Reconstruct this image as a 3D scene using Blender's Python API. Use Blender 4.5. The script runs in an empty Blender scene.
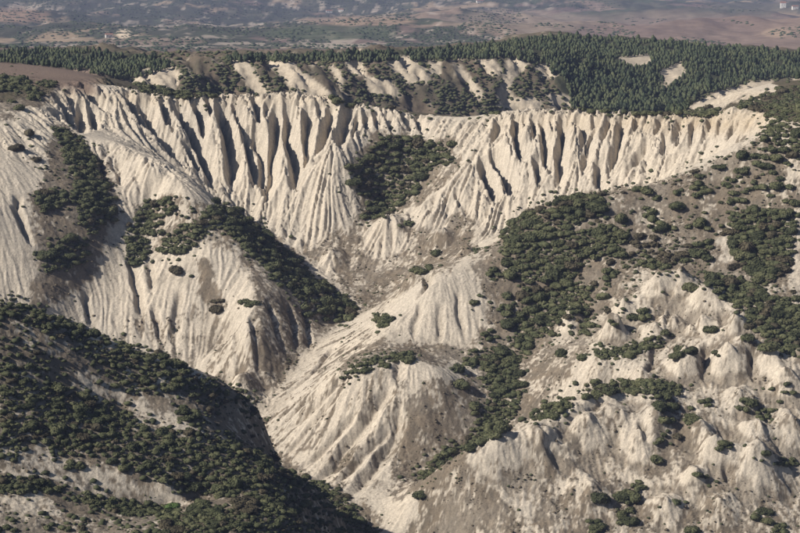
import bpy, bmesh, math, random
import numpy as np
from mathutils import Vector, Matrix

rng = np.random.default_rng(7)
random.seed(7)
scene = bpy.context.scene
COL = scene.collection

# ------------------------------------------------------------------ camera
FPX, W, H = 2000.0, 800.0, 533.0          # focal length in photo pixels
HORIZON = -60.0                            # photo row of the horizon (above the frame)
PITCH = math.atan((H / 2 - HORIZON) / FPX)
CZ = 280.0                                 # camera height above the datum
cam_d = bpy.data.cameras.new('camera'); cam = bpy.data.objects.new('camera', cam_d); COL.objects.link(cam)
cam.location = (0, 0, CZ)
cam.rotation_euler = (math.pi / 2 - PITCH, 0, 0)
cam_d.sensor_width = 36.0; cam_d.lens = 36.0 * FPX / W
cam_d.clip_start = 1.0; cam_d.clip_end = 90000
scene.camera = cam

# ------------------------------------------------------------------ light
SUN_EL, SUN_AZ = math.radians(37), math.radians(-111)   # azimuth clockwise from +Y (away from camera); from the left, a little behind the camera
world = bpy.data.worlds.new('World'); scene.world = world; world.use_nodes = True
wn = world.node_tree.nodes; wl = world.node_tree.links
sky = wn.new('ShaderNodeTexSky'); sky.sky_type = 'NISHITA'; sky.sun_disc = False
sky.sun_elevation = SUN_EL; sky.sun_rotation = SUN_AZ
sky.dust_density = 1.5; sky.altitude = 300
wn['Background'].inputs['Strength'].default_value = 0.05
wl.new(sky.outputs[0], wn['Background'].inputs['Color'])
sun_d = bpy.data.lights.new('sun', 'SUN'); sun = bpy.data.objects.new('sun', sun_d); COL.objects.link(sun)
sun_d.energy = 4.9; sun_d.angle = math.radians(0.53); sun_d.color = (1.0, 0.93, 0.83)
sdir = Vector((math.sin(SUN_AZ) * math.cos(SUN_EL), math.cos(SUN_AZ) * math.cos(SUN_EL), math.sin(SUN_EL)))
sun.rotation_euler = sdir.to_track_quat('Z', 'Y').to_euler()
vs = scene.view_settings
vs.view_transform = 'Standard'; vs.look = 'None'; vs.exposure = 0.24; vs.gamma = 1.0; vs.use_curve_mapping = False
scene.cycles.volume_bounces = 0
scene.cycles.max_bounces = 5; scene.cycles.diffuse_bounces = 1

# ------------------------------------------------------------------ pixel <-> direction
CP, SP = math.cos(PITCH), math.sin(PITCH)
def pix_ray(px, py):
    a = (np.asarray(px, float) - W / 2) / FPX
    b = (H / 2 - np.asarray(py, float)) / FPX
    y = CP + b * SP; z = -SP + b * CP
    return a / y, z / y                    # X/Y and Z/Y along the ray (camera at origin)
def to_pix(X, Y, Z):                        # Z relative to camera
    d = CP * Y - SP * Z
    b = (SP * Y + CP * Z) / d
    return W / 2 + FPX * X / d, H / 2 - FPX * b

# ------------------------------------------------------------------ noise and grid helpers
_tab = {}
def vnoise(x, y, seed=0):
    """smooth gradient noise, about -1..1"""
    if seed not in _tab:
        r = np.random.default_rng(1000 + seed)
        ang = r.random((256, 256)) * 2 * np.pi
        _tab[seed] = (np.cos(ang).astype(np.float32), np.sin(ang).astype(np.float32))
    gx, gy = _tab[seed]
    xi = np.floor(x).astype(np.int32); yi = np.floor(y).astype(np.int32)
    fx = (x - xi).astype(np.float32); fy = (y - yi).astype(np.float32)
    sx = fx * fx * fx * (fx * (fx * 6 - 15) + 10); sy = fy * fy * fy * (fy * (fy * 6 - 15) + 10)
    x0 = xi & 255; x1 = (xi + 1) & 255; y0 = yi & 255; y1 = (yi + 1) & 255
    def g(a, b, dx, dy): return gx[b, a] * dx + gy[b, a] * dy
    n00 = g(x0, y0, fx, fy); n10 = g(x1, y0, fx - 1, fy); n01 = g(x0, y1, fx, fy - 1); n11 = g(x1, y1, fx - 1, fy - 1)
    return 1.5 * ((n00 * (1 - sx) + n10 * sx) * (1 - sy) + (n01 * (1 - sx) + n11 * sx) * sy)
def fbm(x, y, seed=0, oct=4, gain=0.5):
    s = 0; a = 1; t = 0
    for k in range(oct):
        s = s + a * vnoise(x * 2 ** k + 17.3 * k, y * 2 ** k - 9.1 * k, seed + k); t += a; a *= gain
    return s / t
def blur(a, r):
    """separable triple box blur"""
    r = int(r)
    if r < 1: return a
    for _ in range(2):
        for ax in (0, 1):
            p = np.pad(a, [(r + 1, r) if k == ax else (0, 0) for k in (0, 1)], mode='edge')
            c = np.cumsum(p, axis=ax, dtype=np.float64)
            n = a.shape[ax]
            if ax == 0: a = (c[2 * r + 1:2 * r + 1 + n] - c[:n]) / (2 * r + 1)
            else: a = (c[:, 2 * r + 1:2 * r + 1 + n] - c[:, :n]) / (2 * r + 1)
    return a.astype(np.float32)
def bil(A, i, j):
    """A[j, i] sampled at float indices"""
    nj, ni = A.shape
    i = np.clip(i, 0, ni - 1.001); j = np.clip(j, 0, nj - 1.001)
    i0 = i.astype(np.int32); j0 = j.astype(np.int32); fi = (i - i0).astype(np.float32); fj = (j - j0).astype(np.float32)
    k = j0 * ni + i0; F = A.ravel()
    a = F[k]; b = F[k + 1]; c = F[k + ni]; d = F[k + ni + 1]
    a = a + (b - a) * fi; c = c + (d - c) * fi
    return a + (c - a) * fj
def sstep(x, a, b):
    t = np.clip((x - a) / (b - a), 0, 1); return t * t * (3 - 2 * t)

# ------------------------------------------------------------------ terrain skeleton: (photo x, photo y, distance) along ridges and gullies
LINES = [
 # main crest of the fluted cliff
 [(-130,135,910),(-60,118,930),(0,105,955),(45,97,978),(72,81,1006),(110,85,1012),(150,93,1012),(200,94,1012),(250,95,1010),(290,92,1008),(330,98,1003),(365,105,1000),(395,107,1000),(430,114,1000),(470,118,1003),(505,112,995),(530,109,980),(580,109,965),(620,112,957),(660,112,950),(700,115,940),(730,107,930),(755,112,915),(785,124,890),(830,132,870),(930,140,860)],
 # gully below the left fins, running down into the main valley
 [(85,121,978),(125,134,972),(165,163,966),(205,192,961),(240,215,953),(272,236,942),(305,265,915),(335,292,890),(352,312,872)],
 # left spur crest
 [(112,140,940),(152,168,908),(185,192,893),(210,214,886),(250,252,872),(290,282,866),(335,306,868)],
 # main valley floor
 [(352,312,872),(310,350,830),(265,396,800),(262,435,770),(300,475,735),(365,505,710),(382,540,690),(390,600,665),(395,680,640)],
 # centre tributary
 [(515,228,918),(480,238,915),(430,263,905),(385,300,885),(352,312,872)],
 # cliff foot
 [(240,215,957),(290,236,942),(330,232,938),(365,215,950),(400,205,955),(430,228,930),(480,238,915)],
 [(515,228,918),(560,205,922),(600,200,918),(650,185,915),(700,165,912),(745,140,905)],
 # buttress cone in the amphitheatre
 [(345,125,985),(340,160,965),(325,200,950)],
 # hollow with shrubs
 [(415,125,995),(405,165,976),(385,205,962)],
 [(470,160,960),(450,190,945),(425,215,935)],
 # left buttress and its gully
 [(45,97,978),(15,130,928),(0,170,888),(-15,215,858),(-30,260,840)],
 [(62,128,952),(85,168,914),(90,206,882),(70,252,860),(42,300,834),(10,330,820),(-40,340,800)],
 [(100,140,945),(122,168,925),(135,196,903),(111,237,880),(101,270,863),(71,311,840),(52,332,828)],
 # foot of the left spur, behind the foreground hill
 [(-130,335,780),(-40,340,800),(0,342,808),(60,355,812),(120,368,814),(180,382,812),(230,393,806),(265,396,800)],
 # ribs of the left spur front face
 [(152,200,905),(150,250,878),(120,330,835)],
 [(215,222,884),(205,262,862),(212,310,846),(222,345,832)],
 [(252,262,866),(256,292,842),(250,330,817),(240,366,801)],
 # middle spur
 [(505,232,868),(480,254,846),(452,270,832),(432,283,822),(405,310,818),(380,336,802)],
 [(415,271,850),(400,290,846),(372,318,842)],
 [(380,342,798),(430,348,797),(490,350,797)],
 [(338,372,770),(365,361,772),(410,357,776),(440,372,768)],
 [(355,322,850),(330,342,832),(300,372,812),(272,397,797)],
 [(440,385,762),(425,420,750),(405,460,738),(385,495,716)],
 # shrubby gully right of the middle spur
 [(560,290,822),(520,330,808),(508,355,795),(503,400,768),(470,441,750),(420,481,728),(370,506,709)],
 # right hillside crest in front of the cliff foot
 [(785,127,885),(742,142,878),(700,164,872),(650,184,865),(600,194,860),(545,203,858),(512,228,862)],
 [(930,150,850),(860,140,862),(785,127,885)],
 # right hillside body
 [(560,240,842),(600,262,828),(620,300,806)],
 [(650,215,850),(660,260,825),(640,290,808)],
 [(720,180,862),(725,230,838),(700,280,812)],
 [(800,190,850),(785,250,822),(770,310,785),(800,345,765)],
 [(880,200,845),(870,280,800),(880,350,760)],
 # pale lower-right ridge and cones
 [(414,488,706),(470,446,708),(530,423,718),(560,403,728),(610,388,738),(650,385,740)],
 [(680,274,812),(655,285,806),(640,303,798)],
 [(705,291,802),(690,318,792),(660,342,780),(600,350,775),(560,372,770)],
 [(705,291,802),(735,320,778),(745,340,768)],
 [(600,372,762),(660,372,757),(700,386,748),(750,386,745),(800,380,745)],
 [(620,410,733),(660,440,718),(680,470,705),(660,490,698)],
 [(715,447,716),(700,475,702)],[(757,456,712),(740,490,696),(730,520,685)],
 [(757,456,712),(800,458,715),(860,440,720)],
 [(415,500,704),(440,533,690),(450,600,665)],
 [(520,480,700),(520,533,680),(530,600,652)],
 [(600,430,722),(590,480,702),(600,533,680),(610,610,648)],
 [(680,500,692),(690,533,680),(700,610,645)],
 [(800,490,702),(800,533,682),(820,620,645)],
 [(900,420,725),(920,533,680),(920,620,645)],
 # left foreground hill
 [(-130,272,600),(-60,287,602),(0,303,605),(50,318,610),(100,338,618),(150,356,620),(200,375,626),(235,391,633),(258,405,648)],
 [(-130,345,580),(0,362,585),(60,385,590),(120,408,597),(200,430,593),(250,450,605),(285,472,655)],
 [(-130,430,550),(0,440,557),(60,455,562),(130,470,563),(200,492,562),(280,505,570),(345,515,618)],
 [(-130,460,543),(0,470,548),(60,484,552),(130,505,556),(200,515,563)],
 [(-130,533,515),(0,533,522),(80,533,530),(160,533,531),(240,533,537),(320,533,558)],
 [(-130,640,485),(0,640,492),(160,640,496),(320,640,525),(395,680,640)],
 # hidden backs of the occluding crests
 [(-130,300,640),(0,332,640),(50,352,648),(100,374,655),(150,392,665),(200,412,664),(235,428,674)],
 [(640,205,888),(600,214,885),(555,222,884)],
 [(480,465,722),(530,445,736),(570,425,745),(610,408,756)],
 # the land behind the crest
 [(-150,66,1060),(-60,70,1060),(0,72,1060),(40,76,1050)],
 [(-150,55,1200),(0,60,1190),(60,68,1150),(110,79,1060)],
 [(-150,52,1330),(0,58,1330),(80,64,1330),(140,70,1300)],
 [(120,100,1060),(200,108,1070),(300,108,1070),(400,112,1060),(470,122,1050)],
 [(560,128,1030),(640,132,1030),(700,128,1020),(760,120,1000)],
 [(150,100,1262),(220,104,1285),(300,106,1293),(350,110,1300)],
 [(130,72,1300),(170,68,1300),(210,63,1320),(250,60,1330),(290,59,1340),(325,72,1320),(345,94,1300)],
 [(190,72,1292),(215,97,1278)],[(225,62,1322),(262,93,1300)],[(300,66,1330),(275,95,1295)],
 [(345,73,1400),(380,68,1420),(440,62,1440),(500,60,1460),(540,58,1480)],
 [(345,106,1370),(420,112,1392),(500,116,1412),(560,120,1420),(700,124,1400)],
 [(390,66,1422),(400,90,1398)],[(430,66,1435),(442,92,1405)],[(480,62,1452),(492,92,1420)],[(522,58,1470),(506,94,1425)],
 [(700,108,1130),(740,93,1120),(775,82,1130),(830,75,1150),(930,75,1160)],
 [(640,118,1150),(700,120,1100),(780,112,1040),(860,112,1000),(930,112,980)],
 [(-150,52,1600),(0,55,1600),(160,58,1650),(320,58,1650),(420,52,1650),(480,44,1680),(560,38,1720),(640,42,1720),(720,46,1720),(800,52,1700),(930,56,1680)],
 [(-150,50,2000),(0,51,2000),(200,54,2000),(400,54,2000),(560,52,2050),(720,55,2050),(930,60,2000)],
 [(-150,47,2600),(0,48,2600),(200,50,2600),(400,50,2600),(560,47,2600),(720,50,2600),(930,52,2600)],
]
# the ground falls away right behind the cliff rim
LINES.append([(x, y + 17, d + 16) for (x, y, d) in LINES[0] if 105 <= x <= 735])
def lift(p):
    u, t = pix_ray(p[0], p[1]); return np.array((u * p[2], p[2], t * p[2]))
pts = []
for L in LINES:
    P = [lift(p) for p in L]
    for a, b in zip(P[:-1], P[1:]):
        n = max(1, int(np.linalg.norm((b - a)[:2]) / (9 if a[1] < 1130 else 30)))
        for k in range(n): pts.append(a + (b - a) * k / n)
    pts.append(P[-1])
pts = np.array(pts)
# drop near duplicates
keep = []; seen = set()
for k, p in enumerate(pts):
    key = (round(p[0] / 3), round(p[1] / 3))
    if key not in seen: seen.add(key); keep.append(k)
pts = pts[keep]
print('control points', len(pts))
SC = 0.01
def kern(A, B):
    return np.sqrt(((A[:, None, :] - B[None, :, :]) ** 2).sum(-1) + 0.0001)
c2 = pts[:, :2] * SC
n = len(c2)
M = np.zeros((n + 3, n + 3)); M[:n, :n] = kern(c2, c2) - 0.0 * np.eye(n)
M[:n, n] = 1; M[:n, n + 1:] = c2; M[n, :n] = 1; M[n + 1:, :n] = c2.T
M[:n, :n] -= np.eye(n) * 0.01
wts = np.linalg.solve(M, np.concatenate([pts[:, 2], np.zeros(3)]))
def base_height(X, Y):
    q = np.stack([X.ravel(), Y.ravel()], 1) * SC
    out = np.empty(len(q))
    for s in range(0, len(q), 8000):
        b = q[s:s + 8000]
        out[s:s + 8000] = kern(b, c2) @ wts[:n] + wts[n] + b @ wts[n + 1:]
    return out.reshape(X.shape)

# ------------------------------------------------------------------ near terrain grid (finer near, coarser far)
NU, NY = 930, 980
U0, U1, Y0, Y1 = -0.258, 0.258, 500.0, 1130.0
uu = np.linspace(U0, U1, NU); yy = np.linspace(Y0, Y1, NY)
DU = uu[1] - uu[0]; DY = yy[1] - yy[0]
UU, YY = np.meshgrid(uu, yy); XX = UU * YY
cu = np.linspace(U0, U1, 260); cy = np.linspace(Y0, Y1, 340)
CU, CY = np.meshgrid(cu, cy)
CH = base_height(CU * CY, CY)
fi = (UU - U0) / (cu[1] - cu[0]); fj = (YY - Y0) / (cy[1] - cy[0])
Z = bil(CH.astype(np.float32), fi, fj)
Z = blur(Z, 1)
XX = XX.astype(np.float32); YY = YY.astype(np.float32)

def raycast(px, py, Zg):
    """photo pixel -> (X, Y, Z) on the near terrain, or None"""
    u, t = pix_ray(px, py)
    i = int(round((float(u) - U0) / DU))
    if i < 0 or i >= NU: return None
    hit = np.nonzero(Zg[:, i] >= yy * t)[0]
    if len(hit) == 0: return None
    j = hit[0]
    return float(u) * yy[j], yy[j], float(Zg[j, i])
def ground(X, Y, Zg):
    return float(bil(Zg, np.array([(X / Y - U0) / DU]), np.array([(Y - Y0) / DY]))[0])

# ------------------------------------------------------------------ carving: hand-placed gullies, then rills that follow the fall line
CUT = np.zeros((NY, NU), np.float32)
def carve(Zg, line, depth, width, head=0.16, tail=0.25):
    P = []
    for (px, py) in line:
        q = None
        for k in range(12):
            q = raycast(px, py + k, Zg)
            if q is not None and q[1] < 1040: break
        if q is not None: P.append(q[:2])
    if len(P) < 2: return
    P = np.array(P)
    if (np.abs(np.diff(P[:, 1])) > 55).any(): return
    L = np.concatenate([[0], np.cumsum(np.linalg.norm(np.diff(P, axis=0), axis=1))]); tot = L[-1]
    jlo = max(0, int((P[:, 1].min() - width * 2 - Y0) / DY)); jhi = min(NY, int((P[:, 1].max() + width * 2 - Y0) / DY) + 2)
    us = P[:, 0] / P[:, 1]; mw = 2 * width / P[:, 1].min()
    ilo = max(0, int((us.min() - mw - U0) / DU)); ihi = min(NU, int((us.max() + mw - U0) / DU) + 2)
    X = XX[jlo:jhi, ilo:ihi]; Y = YY[jlo:jhi, ilo:ihi]
    wob = vnoise(X * .12, Y * .12, 77) * 1.1
    best = np.full(X.shape, 1e9); sb = np.zeros(X.shape); side = np.zeros(X.shape)
    for k in range(len(P) - 1):
        a, b = P[k], P[k + 1]; d = b - a; l2 = d @ d + 1e-9
        t = np.clip(((X + wob - a[0]) * d[0] + (Y - a[1]) * d[1]) / l2, 0, 1)
        dist = np.hypot(X + wob - a[0] - t * d[0], Y - a[1] - t * d[1])
        m = dist < best; best[m] = dist[m]; sb[m] = (L[k] + t * math.sqrt(l2))[m]; side[m] = (d[0] * (Y - a[1]) - d[1] * (X + wob - a[0]))[m]
    s = sb / max(tot, 1e-6)
    env = sstep(s, -0.02, head) * (1 - 0.6 * sstep(s, 1 - tail, 1.0))
    # steep on the left bank, more open on the right bank
    prof = np.clip(1 - best / np.where(side > 0, 1.3 * width, .8 * width), 0, 1)
    np.maximum(CUT[jlo:jhi, ilo:ihi], depth * env * prof, out=CUT[jlo:jhi, ilo:ihi])

GULLIES = [  # photo polylines, depth, half width
 ([(51,108),(62,121)],3,3), ([(56,93),(67,113),(72,125)],4,3.4), ([(66,90),(74,112)],2.6,2.6), ([(78,99),(79,130)],4.5,3.4), ([(90,104),(94,128)],3.5,3),
 ([(79,84),(95,98),(108,110)],3.5,3), ([(105,89),(116,111),(142,142),(175,165),(200,190)],7,5.5), ([(120,90),(142,118),(159,135),(172,152)],5.5,4),
 ([(136,96),(150,114),(165,137),(180,160)],5.5,4.2), ([(160,98),(165,110),(170,124)],4,3), ([(172,98),(189,125),(202,148),(212,180)],7,4.6),
 ([(184,138),(199,170)],4,3), ([(194,98),(200,112),(205,132)],5,3.4), ([(206,97),(210,112)],3,2.4), ([(218,97),(226,126),(232,153),(230,180)],8,5),
 ([(232,97),(238,112),(247,128)],4,3), ([(243,119),(250,142),(257,178)],6.5,4), ([(251,118),(262,142),(263,182)],7.5,4.6), ([(251,96),(262,120)],4.5,3),
 ([(266,98),(267,115)],3.5,2.6), ([(276,98),(274,130),(268,165),(266,190)],7.5,4.6), ([(286,97),(287,125),(296,155),(296,178)],8,4.8),
 ([(299,98),(297,115)],2.6,2.4), ([(308,100),(307,135),(304,165)],6,4), ([(320,100),(318,115)],3,2.6), ([(332,102),(326,122),(315,152)],5.5,4),
 ([(347,103),(345,118),(338,140)],5,3.6), ([(357,110),(354,130)],3.5,3), ([(365,110),(365,124)],3,2.6), ([(374,110),(378,128)],2.5,2.4),
 ([(385,112),(392,130)],2.5,2.4), ([(400,112),(410,128)],2.5,2.4), ([(414,115),(424,130)],2.5,2.2),
 ([(481,157),(489,180),(495,195)],6,3.6), ([(491,150),(505,170),(512,190)],6,3.6), ([(500,118),(492,140)],3.4,3),
 ([(515,114),(516,140),(522,155)],6,3.6), ([(524,114),(525,126)],3,2.4), ([(532,114),(535,137)],4.5,3), ([(541,113),(543,128),(548,165)],6.5,4),
 ([(551,114),(552,128)],3.4,2.6), ([(563,113),(561,145),(559,180)],7,4.2), ([(573,115),(584,128),(582,145)],5,3.4), ([(536,155),(539,182)],5,3.4),
 ([(597,160),(600,185)],6,3.6), ([(597,116),(588,140),(582,170)],4,3.2), ([(612,116),(600,140)],4,3.2), ([(624,114),(618,140),(609,170)],6,4),
 ([(636,116),(634,130)],3.2,2.8), ([(648,140),(640,152),(630,166)],5,3.4), ([(660,118),(656,132)],3.2,2.8), ([(664,130),(664,150),(672,154)],3.4,2.6),
 ([(680,118),(676,142)],3.5,3), ([(694,120),(690,145)],3.2,3), ([(712,118),(706,140)],3,3), ([(722,114),(716,134)],2.6,2.6), ([(740,118),(728,138)],2.6,2.6), ([(648,152),(644,172)],3.4,3),
 # other faces
 ([(14,205),(22,225),(28,240)],4,2.6), ([(17,195),(18,215)],2.4,2), ([(425,275),(428,284),(420,294)],4,2.2),
 ([(129,258),(136,290),(142,318)],3.2,2.6), ([(148,262),(152,290)],2.4,2.2), ([(152,305),(160,340)],2.4,2.2), ([(84,290),(90,325)],2.8,2.4), ([(180,290),(172,340)],2,2.4),
 ([(436,194),(430,215)],2.2,2.2), ([(446,192),(448,215)],2.2,2.2), ([(455,190),(468,218)],2.2,2.2),
 ([(100,155),(104,185)],2,2), ([(118,160),(122,188)],2,2), ([(135,165),(140,190)],2,2),
 ([(360,410),(330,440),(305,465)],2.2,2.4), ([(395,420),(360,455),(340,480)],2.6,2.6), ([(345,385),(310,425),(285,455)],1.8,2),
 ([(268,300),(280,345)],2.5,2.4), ([(286,300),(296,348)],2.6,2.4), ([(303,305),(308,345)],2.4,2.2), ([(252,315),(258,372)],2.4,2.4), ([(235,330),(240,372)],2,2.2),
 ([(372,372),(345,400),(300,445),(280,462)],3,3.4), ([(392,382),(372,410),(345,445),(322,478)],3.6,3.6), ([(352,372),(322,398),(292,425)],2.6,3), ([(402,402),(392,435),(370,470),(352,492)],3.4,3.6), ([(325,385),(300,405),(280,425)],2.2,2.6), ([(400,362),(396,380)],2,2.4), ([(420,300),(412,335)],1.6,2), ([(440,300),(438,340)],1.6,2), ([(456,290),(462,335)],1.6,2), ([(335,345),(312,372),(290,392)],2,2.4),
 ([(640,420),(648,445)],2,2.4), ([(655,345),(648,375)],2.2,2.6), ([(705,345),(703,378)],3,2.8), ([(752,350),(752,378)],2.5,2.6), ([(725,460),(728,480)],2.5,2.6), ([(610,395),(570,420),(552,440)],2,3),
 ([(545,435),(560,470)],2.4,3), ([(690,320),(700,335)],2,2.4), ([(720,310),(726,330)],2,2.4), ([(670,312),(668,328)],2,2.4),
]
CONES = [(685,355,7,8),(728,352,7,8),(770,356,6,7),(746,340,5,6),(705,291,6,9),(680,272,6,7),(658,277,5,6),(715,446,7,8),(757,455,8,11),(695,472,4,5),(570,313,6,6),(616,326,4.5,5.5),
 (412,272,5,6),(465,246,4,4),(655,418,5,8),(790,424,5,8),(758,428,5,7),(700,428,5,7),(665,505,4,7),(720,505,4,7),(620,415,4,8),(590,425,4,8),(640,372,4,6),(700,320,4,5),(670,318,4,5),(735,318,4,5),(655,330,4,6),(500,440,4,9),(540,438,4,8),(610,318,4,5),(622,303,4,5),(785,375,5,7),(800,355,5,7),(388,218,7,11),(332,252,4,8),(440,232,4,6),(640,440,4,8),(740,395,4,7),(590,490,4,9)]
for (px, py, h_, r_) in CONES:
    q = raycast(px, py + h_ * .75 * FPX / 740, Z)
    if q is None: continue
    d_ = np.hypot(XX - q[0] + 1.2 * vnoise(XX / 5, YY / 5, 15), YY - q[1] + 1.2 * vnoise(XX / 5, YY / 5, 16))
    Z += (1.3 * h_ * np.clip(1 - d_ / (r_ * 1.2), 0, 1) ** 1.15).astype(np.float32)
for g in GULLIES:
    k = 1.95 if g[1] >= 2.5 and max(b for a, b in g[0]) < 205 else 1.1
    rw_ = k > 1.5 and g[0][0][0] > 500                       # the right wall is cut less deeply
    carve(Z, g[0], g[1] * k * (.72 if rw_ else 1), g[2] * ((.85 if rw_ else 1.05) if k > 1.5 else 1.0))
Z = Z - CUT

def fall(Zg):
    """unit fall-line direction per metre, in grid index units, and the slope"""
    zu = np.gradient(Zg, DU, axis=1); zy = np.gradient(Zg, DY, axis=0)
    gx = zu / YY; gy = zy - zu * UU / YY
    s = np.hypot(gx, gy) + 1e-6
    dx, dy = gx / s, gy / s
    return ((dx - UU * dy) / YY / DU).astype(np.float32), (dy / DY).astype(np.float32), s.astype(np.float32)
II, JJ = np.meshgrid(np.arange(NU, dtype=np.float32), np.arange(NY, dtype=np.float32))
def lic(noise, vi, vj, step, nstep, sub=1):
    I = II[::sub, ::sub]; J = JJ[::sub, ::sub]
    acc = noise[::sub, ::sub].copy(); tw = 1.0
    for sg in (1, -1):
        i, j = I.copy(), J.copy()
        for k in range(nstep):
            ii = np.clip(i + .5, 0, NU - 1).astype(np.int32); jj = np.clip(j + .5, 0, NY - 1).astype(np.int32)
            q = jj * NU + ii
            i = i + sg * step * vi.ravel()[q]; j = j + sg * step * vj.ravel()[q]
            w = 0.5 + 0.5 * math.cos(math.pi * (k + 1) / (nstep + 1))
            acc = acc + w * bil(noise, i, j); tw += w
    acc = acc / tw
    acc = acc / (acc.std() + 1e-6)
    if sub > 1:
        acc = bil(acc.astype(np.float32), II / sub, JJ / sub)
    return acc.astype(np.float32)

# photo-space region masks (where bare clay, dry brown ground and scrub lie)
MX0, MY0, MW, MH = -130, -20, 1060, 720
gy_, gx_ = np.mgrid[0:MH, 0:MW]; gx_ = gx_ + MX0; gy_ = gy_ + MY0
def poly_mask(poly, out=None, val=1.0):
    m = np.zeros((MH, MW), bool); n_ = len(poly)
    for k in range(n_):
        x1, y1 = poly[k]; x2, y2 = poly[(k + 1) % n_]
        if y1 == y2: continue
        c = ((gy_ >= min(y1, y2)) & (gy_ < max(y1, y2)) & (gx_ < x1 + (gy_ - y1) * (x2 - x1) / (y2 - y1)))
        m ^= c
    return m
def ell_mask(cx, cy_, rx, ry): return ((gx_ - cx) / rx) ** 2 + ((gy_ - cy_) / ry) ** 2 < 1
BROWN = [  # polygon, strength of dry brown ground
 ([(50,118),(75,130),(100,160),(124,195),(106,240),(92,285),(60,305),(30,320),(28,290),(38,250),(28,200),(45,170)],.8),
 ([(-130,300),(30,312),(70,330),(70,350),(-130,340)],.6),
 ([(130,205),(165,195),(215,200),(285,240),(355,305),(350,325),(300,310),(250,285),(235,250),(205,245),(170,250),(130,262)],.6),
 ([(190,258),(213,262),(228,310),(205,312)],.8),
 ([(255,288),(300,300),(352,315),(310,352),(265,396),(232,390),(248,340)],.62),
 ([(215,345),(235,340),(232,392),(205,388)],.5),
 ([(300,250),(335,225),(368,212),(420,225),(475,238),(460,268),(420,282),(385,310),(350,315),(320,285)],.66),
 ([(345,165),(378,128),(455,138),(465,165),(425,200),(388,222),(358,216)],.7),
 ([(448,222),(462,205),(478,225),(474,252),(450,250)],.8),
 ([(340,345),(380,340),(500,345),(505,372),(420,360),(370,362),(335,372)],.75),
 ([(402,392),(432,380),(500,365),(560,300),(600,330),(540,420),(480,440),(415,490),(395,505),(385,470),(405,420)],.68),
 ([(262,398),(275,440),(330,490),(375,505),(390,533),(360,533),(300,480),(262,440)],.6),
 ([(468,262),(500,232),(530,205),(600,190),(660,180),(710,160),(745,140),(770,135),(785,150),(800,130),(930,120),(930,400),(800,365),(745,315),(720,290),(690,278),(640,270),(620,305),(560,345),(500,370),(470,340),(490,300)],.74),
 ([(415,480),(470,450),(480,480),(520,500),(540,540),(400,545)],.66),
 ([(540,440),(580,430),(585,480),(640,480),(660,545),(540,545)],.6),
 ([(650,400),(690,400),(710,430),(690,470),(640,480),(650,450)],.66),
 ([(700,480),(790,500),(930,430),(930,640),(660,640),(670,520)],.55),
 ([(390,545),(660,545),(930,640),(930,700),(390,700)],.6),
 ([(600,340),(660,330),(700,340),(760,345),(800,365),(800,372),(690,352),(640,356),(600,362)],.45),
 ([(-130,272),(0,302),(100,338),(200,375),(262,402),(270,450),(380,533),(400,700),(-130,700)],.74),
 ([(-130,70),(40,78),(60,90),(50,100),(20,115),(-130,140)],.8),
]
PALE = [  # bare clay showing inside the brown ground
 ([(72,372),(95,378),(150,405),(212,434),(205,440),(140,418),(85,392)],.5), ([(100,352),(140,362),(200,395),(150,398),(110,380)],.2),
 ([(0,452),(45,448),(60,458),(130,478),(192,496),(186,510),(120,500),(55,486),(0,478)],.42), ([(30,432),(50,440),(58,470),(45,470)],.45), ([(0,492),(40,488),(70,510),(40,520),(0,515)],.35),
 ([(20,325),(70,340),(60,360),(25,350)],.2), ([(110,512),(135,515),(130,522),(110,520)],.6),
 ([(634,290),(652,275),(682,270),(688,290),(660,303),(640,304)],1), ([(668,312),(705,288),(728,303),(748,320),(755,345),(700,340),(665,330)],.95),
 ([(635,338),(662,315),(690,330),(640,345)],.9), ([(598,338),(612,325),(625,335),(612,350),(600,350)],.9), ([(552,345),(570,312),(580,330),(572,345)],1), ([(610,308),(622,300),(632,310),(620,318)],.8),
 ([(640,222),(655,212),(662,220),(650,230)],.7), ([(720,235),(735,210),(740,240),(728,262)],.6), ([(790,215),(800,200),(810,300),(795,310),(788,290)],.7), ([(748,290),(775,285),(770,302),(750,302)],.5),
 ([(722,215),(730,245),(738,262),(722,262)],.5), ([(782,160),(800,155),(800,190),(790,185)],.7), ([(700,150),(730,140),(745,143),(720,160)],.5),
 ([(362,234),(388,216),(410,240),(396,256),(368,256)],.9), ([(300,264),(330,255),(352,300),(330,306),(305,288)],.55),
 ([(690,470),(715,446),(735,475),(712,478)],.8), ([(725,485),(757,455),(795,480),(790,500),(740,500)],.9), ([(655,490),(690,472),(705,495),(660,498)],.6),
]
bm_ = np.zeros((MH, MW), np.float32)
for p, v in BROWN: bm_ = np.where(poly_mask(p), v, bm_)
for p, v in PALE: bm_ = np.where(poly_mask(p), bm_ * (1 - v), bm_)
bm_ = blur(bm_.astype(np.float32), 4)

# 1: fins and ravines
vi, vj, sl = fall(blur(Z, 3))
def fold(L):                                   # sharp crests and V-shaped runnels
    a = np.abs(L) * 1.35
    return np.abs(1 - np.abs(a % 2.0))
n1 = fbm(XX / 10.5 + 3, YY / 10.5, 1, 2)
L1 = lic(n1, vi, vj, 2.4, 16, 2)
steep = sstep(blur(sl, 6), 0.18, 0.62)
PX, PY = to_pix(XX, YY, Z)
wpx = (9 * fbm(XX / 16, YY / 16, 33, 3)).astype(np.float32); wpy = (8 * fbm(XX / 16, YY / 16, 37, 3)).astype(np.float32)
def sample_mask(m): return bil(m, np.clip(PX + wpx - MX0, 0, MW - 1.01), np.clip(PY + wpy - MY0, 0, MH - 1.01))
brown0 = sample_mask(bm_)
bare = np.clip(1 - 1.25 * brown0, 0.05, 1)
far_cliff = 0.30 + 0.85 * sstep(YY, 885, 920)
bare = bare * (1 - .85 * ((YY < 700) & (PX < 385)))          # the foreground hill is scree and scrub, not fluted
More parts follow.
